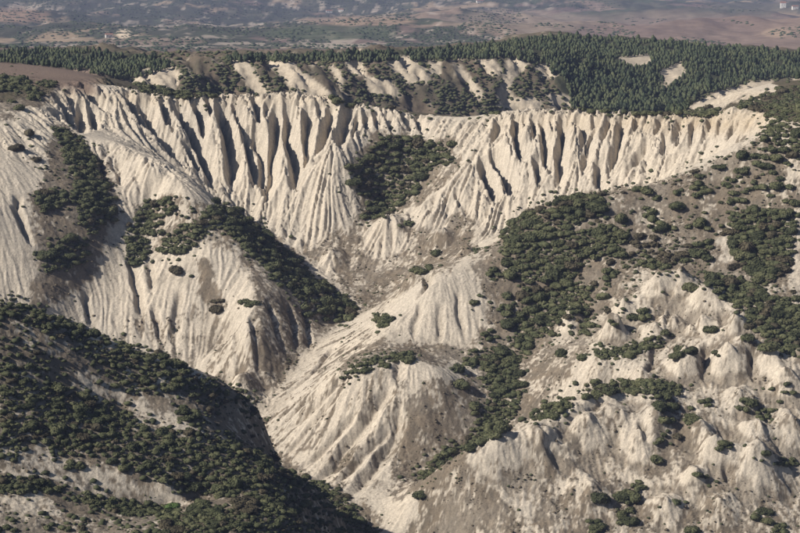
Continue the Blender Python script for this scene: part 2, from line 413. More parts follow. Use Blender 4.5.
low = np.maximum(sstep(760 - YY, 0, 40) * sstep(PX, 400, 470), sstep(PX, 560, 600) * sstep(PY, 262, 290) * sstep(830 - YY, 0, 20))            # lumpy lower right slopes
left_face = sstep(PX, 60, 120) * (1 - sstep(PX, 260, 300)) * (YY < 900)
patchy = np.clip(.55 + .9 * fbm(XX / 22, YY / 22, 111, 3), .1, 1.2)
Z = Z + (steep * bare * (far_cliff + .3 * left_face) * (1 - .5 * low) * patchy ** (1 - sstep(YY, 885, 920)) * 2.3 * (fold(L1) - .5)).astype(np.float32)
# 2: rills
vi, vj, sl = fall(blur(Z, 1))
n2 = fbm(XX / 3.3 + 31, YY / 3.3, 5, 2)
L2 = lic(n2, vi, vj, 1.1, 13, 1)
Z = Z + (steep * bare * patchy * (0.25 + .62 * far_cliff ** 2) * 1.25 * (fold(L2) - .5)).astype(np.float32)
# 3: fine runnels
vi, vj, sl = fall(Z)
n3 = vnoise(XX / 1.5 + 7, YY / 1.5 + 3, 9)
L3 = lic(n3, vi, vj, 0.6, 8, 1)
Z = Z + (steep * bare * ((.08 + .05 * far_cliff) * L3 + .30 * far_cliff * (fold(L3) - .5))).astype(np.float32)
# hummocks on the scrubby ground
hum = fbm(XX / 7, YY / 7, 21, 4, .6)
lump = .35 - np.abs(fbm(XX / 11, YY / 13, 25, 3, .55))
grit = (1 + .8 * ((PX > 262) & (PX < 410) & (PY > 360) & (YY > 690))) * fbm(XX / 1.9, YY / 1.9, 29, 3, .6)
Z = Z + ((0.2 + 1.0 * brown0) * 0.9 * hum + low * 1.5 * lump + (.17 + .36 * brown0 + .30 * low) * grit).astype(np.float32)
PX, PY = to_pix(XX, YY, Z)
brown0 = sample_mask(bm_)

# ------------------------------------------------------------------ ground colour per vertex: weathered clay, dry brown ground, streaks
stk = 0.55 * L2 + 0.35 * L3
pat = 0.9 * fbm(XX / 9, YY / 9, 41, 4, .62) + 0.95 * fbm(XX / 1.7, YY / 1.9, 45, 3, .7)
mface = sample_mask(blur(poly_mask([(262,400),(350,318),(384,338),(372,362),(412,372),(408,420),(385,495),(330,490),(265,440)]).astype(np.float32), 4)) * (YY > 690)
lface = sample_mask(blur(poly_mask([(120,320),(235,300),(250,392),(180,380),(60,340)]).astype(np.float32), 6)) * (YY > 760)
brown0 = np.maximum(brown0, np.maximum(low * .36, np.maximum(mface * .38, lface * .36)))
pat = pat - .22 * np.clip(L2, -2, 2) * np.maximum(mface, lface)
bsel = sstep(brown0 * 1.25 - 0.62 + 0.75 * pat - 0.10 * stk, -0.10, 0.16)
bsel = np.clip(bsel, 0, 1) * sstep(brown0, 0.02, 0.2)
# thin debris in the runnels of bare faces
hol = np.clip((blur(Z, 9) - Z) / 1.1, -1, 1)               # loose brown debris gathers in the hollows
bsel = np.clip(bsel + (low * .42 + .30 * steep * (YY < 880)) * sstep(hol + .35 * pat, .16, .62), 0, 1)
deb = sstep(fbm(XX / 14, YY / 14, 51, 4, .6) + 0.20 * stk + .35 * fbm(XX / 1.6, YY / 1.6, 55, 2), 0.18, 0.6) * 0.6 * (1 - bsel)
tone = fbm(XX / 30, YY / 30, 61, 3)
def rgb(*c): return np.array(c, np.float32)
clay = rgb(.59, .515, .415); clay2 = rgb(.50, .445, .37); tan_ = rgb(.44, .34, .215)
brn = rgb(.235, .19, .14); brn2 = rgb(.15, .128, .10); grys = rgb(.28, .245, .20)
t = np.clip(.5 + .8 * tone, 0, 1)[..., None]
C = clay * t + clay2 * (1 - t)
# yellowish weathering along the crest rim
rim = sstep(YY, 880, 910) * sstep(20 - np.abs(PY - 122), 0, 18) * sstep(PX, 430, 720) * .6 + sstep(YY, 930, 960) * sstep(12 - np.abs(PY - 98), 0, 10) * .25
rim = np.clip(rim * (.7 + .6 * fbm(XX / 10, YY / 10, 71, 3)), 0, .8)[..., None]
C = C * (1 - rim) + tan_ * rim
C = C * (1 - deb[..., None]) + grys * deb[..., None]
tb = np.clip(.5 + .9 * fbm(XX / 4, YY / 4, 81, 3), 0, 1)[..., None]
B = brn * tb + brn2 * (1 - tb)
tg = (sstep(fbm(XX / 20, YY / 20, 91, 3), -.1, .4) * .55)[..., None]
B = B * (1 - tg) + grys * tg
C = C * (1 - bsel[..., None]) + B * bsel[..., None]
C = C * (1 + 0.05 * np.clip(stk, -2, 2)[..., None]) * (1 + .17 * vnoise(XX / .9, YY / .9, 95)[..., None])
C = np.clip(C, .02, .7)
# the ploughed field behind the left crest
crx = xy_crest = np.array([(pix_ray(a, b)[0], d) for a, b, d in LINES[0]], float)
crest_y = np.interp(UU, crx[:, 0], crx[:, 1])
bk = (sstep(YY - crest_y + 2.5 * fbm(XX / 6, YY / 6, 121, 3), 1.5, 5))[..., None]
kn = poly_mask([(684,110),(700,98),(720,90),(750,82),(772,79),(782,96),(760,99),(735,104),(714,116)]).astype(np.float32)
kn = (sample_mask(blur(kn, 2)) * (YY > 985))[..., None]
Ck = C.copy()
C = C * (1 - bk) + (rgb(.13, .105, .075) * tb + rgb(.085, .08, .05) * (1 - tb)) * bk
kn = sstep(kn + .45 * fbm(XX / 12, YY / 16, 127, 4, .6)[..., None], .35, .6)
C = C * (1 - kn) + Ck * kn
fld = ((sstep(YY, 985, 1000)) * sstep(110 - PX, 0, 25) * sstep(98 - PY, 0, 6))[..., None]
C = C * (1 - fld) + rgb(.20, .15, .12) * fld

# ------------------------------------------------------------------ materials
def new_mat(name):
    m = bpy.data.materials.new(name); m.use_nodes = True
    return m, m.node_tree.nodes, m.node_tree.links, m.node_tree.nodes['Principled BSDF']
def ground_mat(name, grain=1.3, bump=0.8, dist=0.5):
    m, N, Lk, B = new_mat(name)
    at = N.new('ShaderNodeAttribute'); at.attribute_name = 'col'
    tc = N.new('ShaderNodeNewGeometry')
    n1 = N.new('ShaderNodeTexNoise'); n1.inputs['Scale'].default_value = grain; n1.inputs['Detail'].default_value = 6; n1.inputs['Roughness'].default_value = .78
    Lk.new(tc.outputs['Position'], n1.inputs['Vector'])
    mr = N.new('ShaderNodeMapRange'); mr.inputs['From Min'].default_value = .3; mr.inputs['From Max'].default_value = .7; mr.inputs['To Min'].default_value = .66; mr.inputs['To Max'].default_value = 1.24
    Lk.new(n1.outputs['Fac'], mr.inputs['Value'])
    mx = N.new('ShaderNodeVectorMath'); mx.operation = 'SCALE'
    Lk.new(at.outputs['Color'], mx.inputs[0]); Lk.new(mr.outputs[0], mx.inputs['Scale'])
    Lk.new(mx.outputs[0], B.inputs['Base Color'])
    bp = N.new('ShaderNodeBump'); bp.inputs['Strength'].default_value = bump; bp.inputs['Distance'].default_value = dist
    Lk.new(n1.outputs['Fac'], bp.inputs['Height']); Lk.new(bp.outputs[0], B.inputs['Normal'])
    B.inputs['Roughness'].default_value = .95; B.inputs['Specular IOR Level'].default_value = .1
    return m
M_GROUND = ground_mat('weathered_clay_ground')

def mesh_from(name, v, faces4, mat, col=None, normals=None, smooth=True):
    me = bpy.data.meshes.new(name)
    me.vertices.add(len(v)); me.vertices.foreach_set('co', np.ascontiguousarray(v, np.float32).ravel())
    k = faces4.shape[1]
    me.loops.add(faces4.size); me.loops.foreach_set('vertex_index', np.ascontiguousarray(faces4, np.int32).ravel())
    me.polygons.add(len(faces4)); me.polygons.foreach_set('loop_start', np.arange(0, faces4.size, k, dtype=np.int32))
    me.polygons.foreach_set('use_smooth', np.full(len(faces4), smooth))
    if col is not None:
        a = me.color_attributes.new('col', 'FLOAT_COLOR', 'POINT')
        a.data.foreach_set('color', np.concatenate([col, np.ones((len(col), 1))], 1).astype(np.float32).ravel())
    me.update()
    if normals is not None: me.normals_split_custom_set_from_vertices(normals)
    me.materials.append(mat)
    return me
def link(name, me, parent=None, **props):
    o = bpy.data.objects.new(name, me); COL.objects.link(o)
    if parent is not None: o.parent = parent
    for k, v in props.items(): o[k] = v
    return o
def grid_faces(nj, ni):
    idx = np.arange(nj * ni, dtype=np.int32).reshape(nj, ni)
    return np.stack([idx[:-1, :-1], idx[:-1, 1:], idx[1:, 1:], idx[1:, :-1]], -1).reshape(-1, 4)

# the near land is one sheet, cut along the valley floors into three landforms
def inside(poly, X, Y):
    m = np.zeros(X.shape, bool); n_ = len(poly)
    for k in range(n_):
        x1, y1 = poly[k]; x2, y2 = poly[(k + 1) % n_]
        if y1 == y2: continue
        m ^= (Y >= min(y1, y2)) & (Y < max(y1, y2)) & (X < x1 + (Y - y1) * (x2 - x1) / (y2 - y1))
    return m
xy = lambda L: [tuple(lift(p)[:2]) for p in L]
VAL = [(352,312,872),(310,350,830),(265,396,800),(262,435,770),(300,475,735),(365,505,710),(382,540,690),(390,600,665),(395,680,640)]
FOOT = [(-130,335,780),(-40,340,800),(0,342,808),(60,355,812),(120,368,814),(180,382,812),(230,393,806),(265,396,800)]
hillA = [(-400, 780)] + xy(FOOT) + xy(VAL[3:]) + [(0, 480), (-400, 480)]
hillB = xy(VAL) + [(0, 480), (400, 480), (400, 905)] + xy([(745,140,905),(700,165,912),(650,185,915),(600,200,918),(560,205,922),(515,228,918),(480,238,915),(430,263,905),(385,300,885)])
V = np.stack([XX, YY, Z + CZ], -1).reshape(-1, 3)
zu = np.gradient(Z, DU, axis=1); zy = np.gradient(Z, DY, axis=0)
NX_ = -(zu / YY); NYv = -(zy - zu * UU / YY)
NRM = np.stack([NX_, NYv, np.ones_like(NX_)], -1).reshape(-1, 3); NRM /= np.linalg.norm(NRM, axis=1, keepdims=True)
F4 = grid_faces(NY, NU)
fc = V[F4[:, 0]]
inA = inside(hillA, fc[:, 0], fc[:, 1]); inB = inside(hillB, fc[:, 0], fc[:, 1]) & ~inA
Cf = C.reshape(-1, 3)
for nm, sel in (('foreground_hill', inA), ('right_hillside', inB), ('badlands_cliff', ~inA & ~inB)):
    f = F4[sel]; used = np.unique(f); remap = np.zeros(len(V), np.int32); remap[used] = np.arange(len(used))
    me = mesh_from(nm, V[used], remap[f], M_GROUND, Cf[used], NRM[used].astype(np.float32))
    link(nm, me, kind='structure')

# ------------------------------------------------------------------ the land behind: second badlands range, pine ridge, ploughed land
NU2, NY2 = 400, 390
u2 = np.linspace(-.275, .275, NU2); ymap = lambda t: np.interp(t, [0, .14, .62, .80, 1], [1129.5, 1230, 1490, 1760, 2650])
y2 = ymap(np.linspace(0, 1, NY2))
U2, Y2 = np.meshgrid(u2, y2); X2 = (U2 * Y2)
cu2 = np.linspace(-.275, .275, 150); ti = np.linspace(0, 1, 200); cy2 = ymap(ti)
CU2, CY2 = np.meshgrid(cu2, cy2)
CH2 = base_height(CU2 * CY2, CY2).astype(np.float32)
Z2 = bil(CH2, (U2 + .275) / (cu2[1] - cu2[0]), np.linspace(0, 1, NY2)[:, None] * 199 + 0 * U2)
PX2, PY2 = to_pix(X2, Y2, Z2)
def samp2(m, px, py): return bil(m, np.clip(px - MX0, 0, MW - 1.01), np.clip(py - MY0, 0, MH - 1.01))
PALE2 = [[(126,72),(150,68),(172,66),(180,74),(176,90),(150,86),(130,82)], [(226,58),(246,56),(258,78),(270,94),(258,97),(243,78)], [(262,57),(287,55),(302,72),(332,94),(312,97),(290,86),(275,72)],
 [(343,60),(362,60),(366,76),(352,74)], [(385,58),(412,55),(426,70),(432,82),(410,84),(395,73)], [(364,76),(390,80),(402,97),(370,94)], [(430,63),(441,63),(441,76),(432,75)],
 [(474,58),(490,55),(503,73),(490,76)], [(506,62),(525,46),(531,60),(513,82),(506,103),(497,106)], [(498,100),(535,97),(542,108),(498,110)], [(534,66),(552,62),(563,70),(555,79),(540,76)], [(548,96),(572,94),(572,106),(550,106)],
 [(619,55),(649,52),(652,62),(635,67),(621,62)], [(661,68),(680,60),(687,72),(668,85),(659,80)], [(684,110),(720,91),(772,80),(780,96),(750,100),(714,114)], [(790,75),(830,70),(830,82),(795,84)], [(455,70),(468,72),(486,98),(476,98)], [(330,66),(340,70),(345,85),(338,84)]]
pm2 = np.zeros((MH, MW), np.float32)
for p in PALE2: pm2[poly_mask(p)] = 1
pm2 = blur(pm2, 1)
FOREST = [[(-130,48),(0,50),(60,47),(130,53),(178,61),(152,72),(112,80),(70,73),(0,62),(-130,58)],
          [(225,56),(330,53),(430,48),(500,42),(520,38),(560,34),(640,38),(720,43),(800,52),(930,58),(930,80),(800,76),(768,77),(700,92),(684,110),(640,116),(600,112),(572,108),(556,85),(546,62),(500,56),(420,58),(330,60),(230,60)]]
fm2 = np.zeros((MH, MW), np.float32)
for p in FOREST: fm2[poly_mask(p)] = 1
for k in (12, 13): fm2[poly_mask(PALE2[k])] = 0
fm2b = blur(fm2, 2)
pale2 = samp2(pm2, PX2, PY2); for2 = samp2(fm2b, PX2, PY2)
rough2 = fbm(X2 / 60, Y2 / 60, 131, 4, .55)
rid2 = np.abs(fbm(X2 / 20 + .02 * Y2, Y2 / 70, 137, 3))
face2 = sstep(Y2, 1150, 1230) * (1 - sstep(Y2, 1480, 1560))
wood2 = sstep(for2, .3, .8) * sstep(Y2, 1300, 1400)
Z2 = Z2 + (wood2 * 13 * fbm(X2 / 80, Y2 / 150, 133, 3) + rough2 * (2.0 + 5 * face2) - face2 * 5.5 * np.abs(fbm(X2 / 8 + .03 * Y2, Y2 / 24, 139, 3, .6)) - rid2 * 16 * (.4 + .6 * pale2) * face2) * sstep(Y2, 1130, 1200)
PX2, PY2 = to_pix(X2, Y2, Z2)
pale2 = samp2(pm2, PX2, PY2); for2 = samp2(fm2b, PX2, PY2)
pp = sstep(pale2 - .21 + .75 * fbm(X2 / 16, Y2 / 24, 141, 4, .65) - .3 * sstep(for2, .4, .8), -.12, .22)
t2 = np.clip(.5 + 1.2 * fbm(X2 / 22, Y2 / 40, 145, 5, .7), 0, 1)[..., None]
C2 = rgb(.16, .125, .092) * t2 + rgb(.085, .08, .056) * (1 - t2)
fo = sstep(for2, .3, .7)[..., None]; C2 = C2 * (1 - fo) + rgb(.055, .058, .035) * fo
C2 = C2 * (1 - pp[..., None]) + (rgb(.50, .43, .335) * (.8 + .3 * t2)) * pp[..., None]
plough = (sstep(Y2, 1760, 1850))[..., None]
tt = np.clip(.5 + 1.3 * fbm(X2 / 240, Y2 / 300, 149, 3), 0, 1)[..., None]
C2 = C2 * (1 - plough) + (rgb(.20, .145, .115) * tt + rgb(.15, .115, .095) * (1 - tt)) * plough
fl2 = (sstep(120 - PX2, 0, 25) * (1 - sstep(Y2, 1290, 1330)) * sstep(PY2, 60, 64))[..., None]
C2 = C2 * (1 - fl2) + rgb(.20, .15, .12) * fl2
M_MID = ground_mat('scrubby_range_ground', .35, .5, 1.2)
Z2[0] -= .3
me = mesh_from('pine_ridge', np.stack([X2, Y2, Z2 + CZ], -1).reshape(-1, 3), grid_faces(NY2, NU2), M_MID, np.clip(C2, .02, .7).reshape(-1, 3))
link('pine_ridge', me, kind='structure')

# ------------------------------------------------------------------ far valley
NU3, NY3 = 560, 330
y3 = 2640 * (42000 / 2640) ** (np.linspace(0, 1, NY3) ** 1.7)
u3 = np.linspace(-.31, .31, NU3)
U3, Y3 = np.meshgrid(u3, y3); X3 = U3 * Y3
edge = np.interp(u3, u2, Z2[-1])
Z3 = np.interp(Y3, [2640, 3400, 4600, 7000, 9500, 42000], [-141, -166, -186, -208, -214, -226])
Z3 = Z3 + (edge[None, :] + 141) * (1 - sstep(Y3, 2640, 3300))
und = sstep(Y3, 2700, 3600)
Z3 = Z3 + und * (fbm(X3 / 700, Y3 / 1000, 161, 3) * 42 + fbm(X3 / 210, Y3 / 420, 165, 4, .6) * 24)
def hump(px, Y, rx, ry, h):
    global Z3
    x = (px - 400) / 2000 * Y
    Z3 = Z3 + h * np.exp(-((X3 - x) / rx) ** 2 - ((Y3 - Y) / ry) ** 2)
hump(690, 3500, 420, 320, 26); hump(560, 4400, 500, 350, 20); hump(20, 4600, 320, 260, 30); hump(395, 4300, 420, 200, 14); hump(480, 6200, 900, 500, 25); hump(160, 6000, 900, 600, 22)
PX3, PY3 = to_pix(X3, Y3, Z3)
# patchwork of fields: warped cells
def cells(X, Y, sx, sy, seed):
    wx = X + 90 * fbm(X / 500, Y / 500, seed, 2); wy = Y + 130 * fbm(X / 500, Y / 500, seed + 3, 2)
    gx = wx / sx; gy = wy / sy; ix = np.floor(gx).astype(int); iy = np.floor(gy).astype(int)
    best = np.full(X.shape, 1e9); cid = np.zeros(X.shape, int)
    r = np.random.default_rng(seed); jx = r.random((64, 64)); jy = r.random((64, 64)); idt = r.integers(0, 1000, (64, 64))
    for a in (-1, 0, 1):
        for b in (-1, 0, 1):
            kx, ky = (ix + a) % 64, (iy + b) % 64
            d = (ix + a + jx[kx, ky] - gx) ** 2 + (iy + b + jy[kx, ky] - gy) ** 2
            m = d < best; best[m] = d[m]; cid[m] = idt[kx, ky][m]
    return cid
cid = cells(X3, Y3, 150, 380, 171)
PALF = 1.15 * np.array([(.22,.165,.125),(.155,.115,.098),(.26,.20,.14),(.085,.09,.06),(.105,.10,.072),(.19,.145,.115),(.07,.08,.052),(.30,.23,.165),(.12,.10,.08)], np.float32)
C3 = PALF[cid % len(PALF)]
scr = sstep(fbm(X3 / 120, Y3 / 300, 175, 5, .68) + .25 * (1 - sstep(PX3, 380, 560)), -.02, .2)[..., None]
C3 = C3 * (1 - scr) + rgb(.065, .068, .05) * scr
wh = sstep(fbm(X3 / 42, Y3 / 150, 181, 4, .7) + .3 * fbm(X3 / 800, Y3 / 900, 185, 2), .16, .34) * sstep(600 - PX3, 0, 80)
wh = wh[..., None] * .6
C3 = C3 * (1 - wh) + rgb(.50, .42, .35) * wh
bare3 = (sstep(PX3, 500, 590) * (1 - sstep(Y3, 4700, 5400)))[..., None]
t3 = np.clip(.5 + 1.4 * fbm(X3 / 260, Y3 / 420, 189, 4), 0, 1)[..., None]
C3 = C3 * (1 - bare3) + (rgb(.25, .185, .145) * t3 + rgb(.175, .13, .11) * (1 - t3)) * bare3
def paint3(cx, cy_, rx, ry, c, k=1.0):
    global C3
    m = (1 - sstep(((PX3 - cx) / rx) ** 2 + ((PY3 - cy_) / ry) ** 2 + .5 * fbm(X3 / 90, Y3 / 200, 195, 3), .6, 1.2))[..., None] * k
    C3 = C3 * (1 - m) + rgb(*c) * m
paint3(15, 16, 34, 8, (.25, .175, .125)); paint3(360, 21, 62, 5, (.27, .20, .145)); paint3(330, 33, 70, 8, (.085, .10, .06), .8); paint3(335, 46, 36, 3, (.36, .31, .25)); paint3(124, 34, 8, 5, (.58, .48, .36)); paint3(775, 33, 14, 5, (.34, .25, .18), .8)
paint3(520, 22, 80, 12, (.27, .215, .165), .7); paint3(760, 8, 60, 6, (.10, .10, .08), .8); paint3(150, 42, 60, 4, (.24, .18, .14), .7)
M_FAR = ground_mat('far_fields_ground', .03, .3, 4)
Z3[0] -= .5
me = mesh_from('far_valley', np.stack([X3, Y3, Z3 + CZ], -1).reshape(-1, 3), grid_faces(NY3, NU3), M_FAR, np.clip(C3, .02, .7).reshape(-1, 3))
link('far_valley', me, kind='structure')

def cast_grid(px, py, us, ys, Zg):
    u, t = pix_ray(px, py); u = float(u)
    i = int(round((u - us[0]) / (us[1] - us[0])))
    if i < 0 or i >= len(us): return None
    hit = np.nonzero(Zg[:, i] >= ys * t)[0]
    if len(hit) == 0: return None
    j = hit[0]; return u * ys[j], ys[j], float(Zg[j, i])
def cast(px, py):
    """first land hit by the line of sight through a photo pixel: (zone, point)"""
    q = raycast(px, py, Z)
    if q is not None: return 1, q
    q = cast_grid(px, py, u2, y2, Z2)
    if q is not None: return 2, q
    q = cast_grid(px, py, u3, y3, Z3)
    return (3, q) if q is not None else (0, None)

# ------------------------------------------------------------------ vegetation materials
def leaf_mat(name, c1, c2, c3, scale):
    m, N, Lk, B = new_mat(name)
    g = N.new('ShaderNodeNewGeometry'); oi = N.new('ShaderNodeObjectInfo')
    n1 = N.new('ShaderNodeTexNoise'); n1.inputs['Scale'].default_value = scale; n1.inputs['Detail'].default_value = 6; n1.inputs['Roughness'].default_value = .72
    Lk.new(g.outputs['Position'], n1.inputs['Vector'])
    ad = N.new('ShaderNodeMath'); ad.operation = 'MULTIPLY_ADD'; ad.inputs[1].default_value = .22; ad.inputs[2].default_value = -.11
    Lk.new(oi.outputs['Random'], ad.inputs[0])
    a2 = N.new('ShaderNodeMath'); a2.operation = 'ADD'; Lk.new(ad.outputs[0], a2.inputs[0]); Lk.new(n1.outputs['Fac'], a2.inputs[1])
    cr = N.new('ShaderNodeValToRGB'); e = cr.color_ramp.elements
    e[0].position = .32; e[0].color = (*c1, 1); e[1].position = .7; e[1].color = (*c3, 1)
    x = cr.color_ramp.elements.new(.5); x.color = (*c2, 1)
    Lk.new(a2.outputs[0], cr.inputs[0]); Lk.new(cr.outputs[0], B.inputs['Base Color'])
    B.inputs['Roughness'].default_value = .8; B.inputs['Specular IOR Level'].default_value = .2
    return m
M_GREEN = leaf_mat('shrub_leaves', (.036, .041, .021), (.068, .076, .037), (.125, .125, .064), .26)
M_BROWNL = leaf_mat('dry_shrub_leaves', (.044, .040, .026), (.072, .062, .038), (.110, .094, .058), .26)
M_BRIGHT = leaf_mat('fresh_leaves', (.06, .10, .03), (.085, .135, .04), (.115, .17, .052), .8)
M_PINE = leaf_mat('pine_needles', (.028, .040, .024), (.048, .064, .034), (.092, .104, .052), .07)
M_SCRUB = leaf_mat('dry_scrub', (.085, .072, .05), (.13, .108, .075), (.19, .16, .115), .9)
M_BARK, N_, L_, B_ = new_mat('bark')
nz = N_.new('ShaderNodeTexNoise'); nz.inputs['Scale'].default_value = 6; cr = N_.new('ShaderNodeValToRGB')
cr.color_ramp.elements[0].color = (.06, .045, .032, 1); cr.color_ramp.elements[1].color = (.16, .125, .095, 1)
L_.new(nz.outputs['Fac'], cr.inputs[0]); L_.new(cr.outputs[0], B_.inputs['Base Color']); B_.inputs['Roughness'].default_value = .9

def ico(sub):
    b = bmesh.new(); bmesh.ops.create_icosphere(b, subdivisions=sub, radius=1)
    v = np.array([x.co[:] for x in b.verts], np.float32); f = np.array([[x.index for x in p.verts] for p in b.faces], np.int32); b.free()
    return v, f
ICO = {k: ico(k) for k in (1, 2, 3, 4)}
def lobed(seed, sub, flat=.72, nl=7, spread=.42):
    r = np.random.default_rng(seed); d, f = ICO[sub]
    R_ = np.full(len(d), .42, np.float32)
    for k in range(nl):
        a = r.random() * 2 * np.pi; rad = spread * 1.35 * math.sqrt(r.random()); c = np.array((rad * math.cos(a), rad * math.sin(a), r.uniform(-.05, .38)))
        rho = r.uniform(.34, .66)
        dc = d @ c; ds = rho ** 2 - c @ c + dc ** 2
        R_ = np.maximum(R_, np.where((ds > 0) & (dc > -.2), dc + np.sqrt(np.maximum(ds, 0)), 0))
    R_ *= 1 + .10 * vnoise(d[:, 0] * 3.1 + d[:, 2] * 2 + seed, d[:, 1] * 3.1 - d[:, 2] * 1.7, 3) + .05 * vnoise(d[:, 0] * 8 + d[:, 2] * 5, d[:, 1] * 8 + seed - d[:, 2] * 6, 4)
    v = d * R_[:, None]; v[:, 2] = np.maximum(v[:, 2], -.18); v[:, 2] *= flat
    return v.astype(np.float32), f
def cards(seed, v, f, num, size, out=.10):
    """leaf tufts as small quads standing on a surface"""
    r = np.random.default_rng(seed)
    k = r.integers(0, len(f), num); w = r.dirichlet((1, 1, 1), num)
    p = (v[f[k]] * w[..., None]).sum(1)
    nrm = np.cross(v[f[k, 1]] - v[f[k, 0]], v[f[k, 2]] - v[f[k, 0]]); nrm /= np.linalg.norm(nrm, axis=1, keepdims=True) + 1e-9
    ok = nrm[:, 2] > -.6; p, nrm = p[ok], nrm[ok]
    nrm = nrm + r.normal(0, .55, nrm.shape); nrm /= np.linalg.norm(nrm, axis=1, keepdims=True)
    t = np.cross(nrm, r.normal(0, 1, nrm.shape)); t /= np.linalg.norm(t, axis=1, keepdims=True); b = np.cross(nrm, t)
    s = (size * r.uniform(.6, 1.35, len(p)))[:, None]; p = p + nrm * r.uniform(-.02, out, len(p))[:, None]
    q = np.stack([p - t * s - b * s * .6, p + t * s - b * s * .6, p + t * s * .8 + b * s * .7, p - t * s * .7 + b * s * .6], 1).reshape(-1, 3)
    a = np.arange(len(p)) * 4
    return q, np.concatenate([np.stack([a, a + 1, a + 2], 1), np.stack([a, a + 2, a + 3], 1)])
def joinp(*parts):
    vs_, fs, o = [], [], 0
    for v, f in parts: vs_.append(v); fs.append(f + o); o += len(v)
    return np.concatenate(vs_).astype(np.float32), np.concatenate(fs).astype(np.int32)
def tube(p0, p1, r0, r1, k=6):
    p0, p1 = np.array(p0, float), np.array(p1, float); d = p1 - p0; d /= np.linalg.norm(d)
    a = np.cross(d, (1, 0, 0) if abs(d[0]) < .8 else (0, 1, 0)); a /= np.linalg.norm(a); b = np.cross(d, a)
    an = np.arange(k) * 2 * np.pi / k; ring = np.cos(an)[:, None] * a + np.sin(an)[:, None] * b
    v = np.concatenate([p0 + ring * r0, p1 + ring * r1]); i = np.arange(k); j = (i + 1) % k
    return v, np.concatenate([np.stack([i, j, j + k], 1), np.stack([i, j + k, i + k], 1)])

SHR_HI, SHR_LO = [], []
for k in range(8):
    v, f = lobed(300 + k, 4, [.72, .62, .8, .68, .75, .6, .7, .82][k], 6 + k % 4)
    SHR_HI.append(joinp((v, f), cards(k, v, f, 700, .085, .14)))
    v, f = lobed(300 + k, 2, [.72, .62, .8, .68, .75, .6, .7, .82][k], 6 + k % 4)
    SHR_LO.append(joinp((v, f), cards(k, v, f, 120, .15, .14)))
SHR_MESH = {}
for kind, m in (('green', M_GREEN), ('brown', M_BROWNL), ('bright', M_BRIGHT)):
    SHR_MESH[kind] = [mesh_from('crown', v, f, m) for v, f in SHR_HI[:8 if kind != 'bright' else 1]]
r_ = np.random.default_rng(5); STEM = []
for k in range(3):
    parts = []
    for q in range(4):
        a = q * 1.6 + r_.random(); parts.append(tube((0, 0, -.25), (.28 * math.cos(a), .28 * math.sin(a), .34), .06, .03))
    STEM.append(mesh_from('stem', *joinp(*parts), M_BARK))

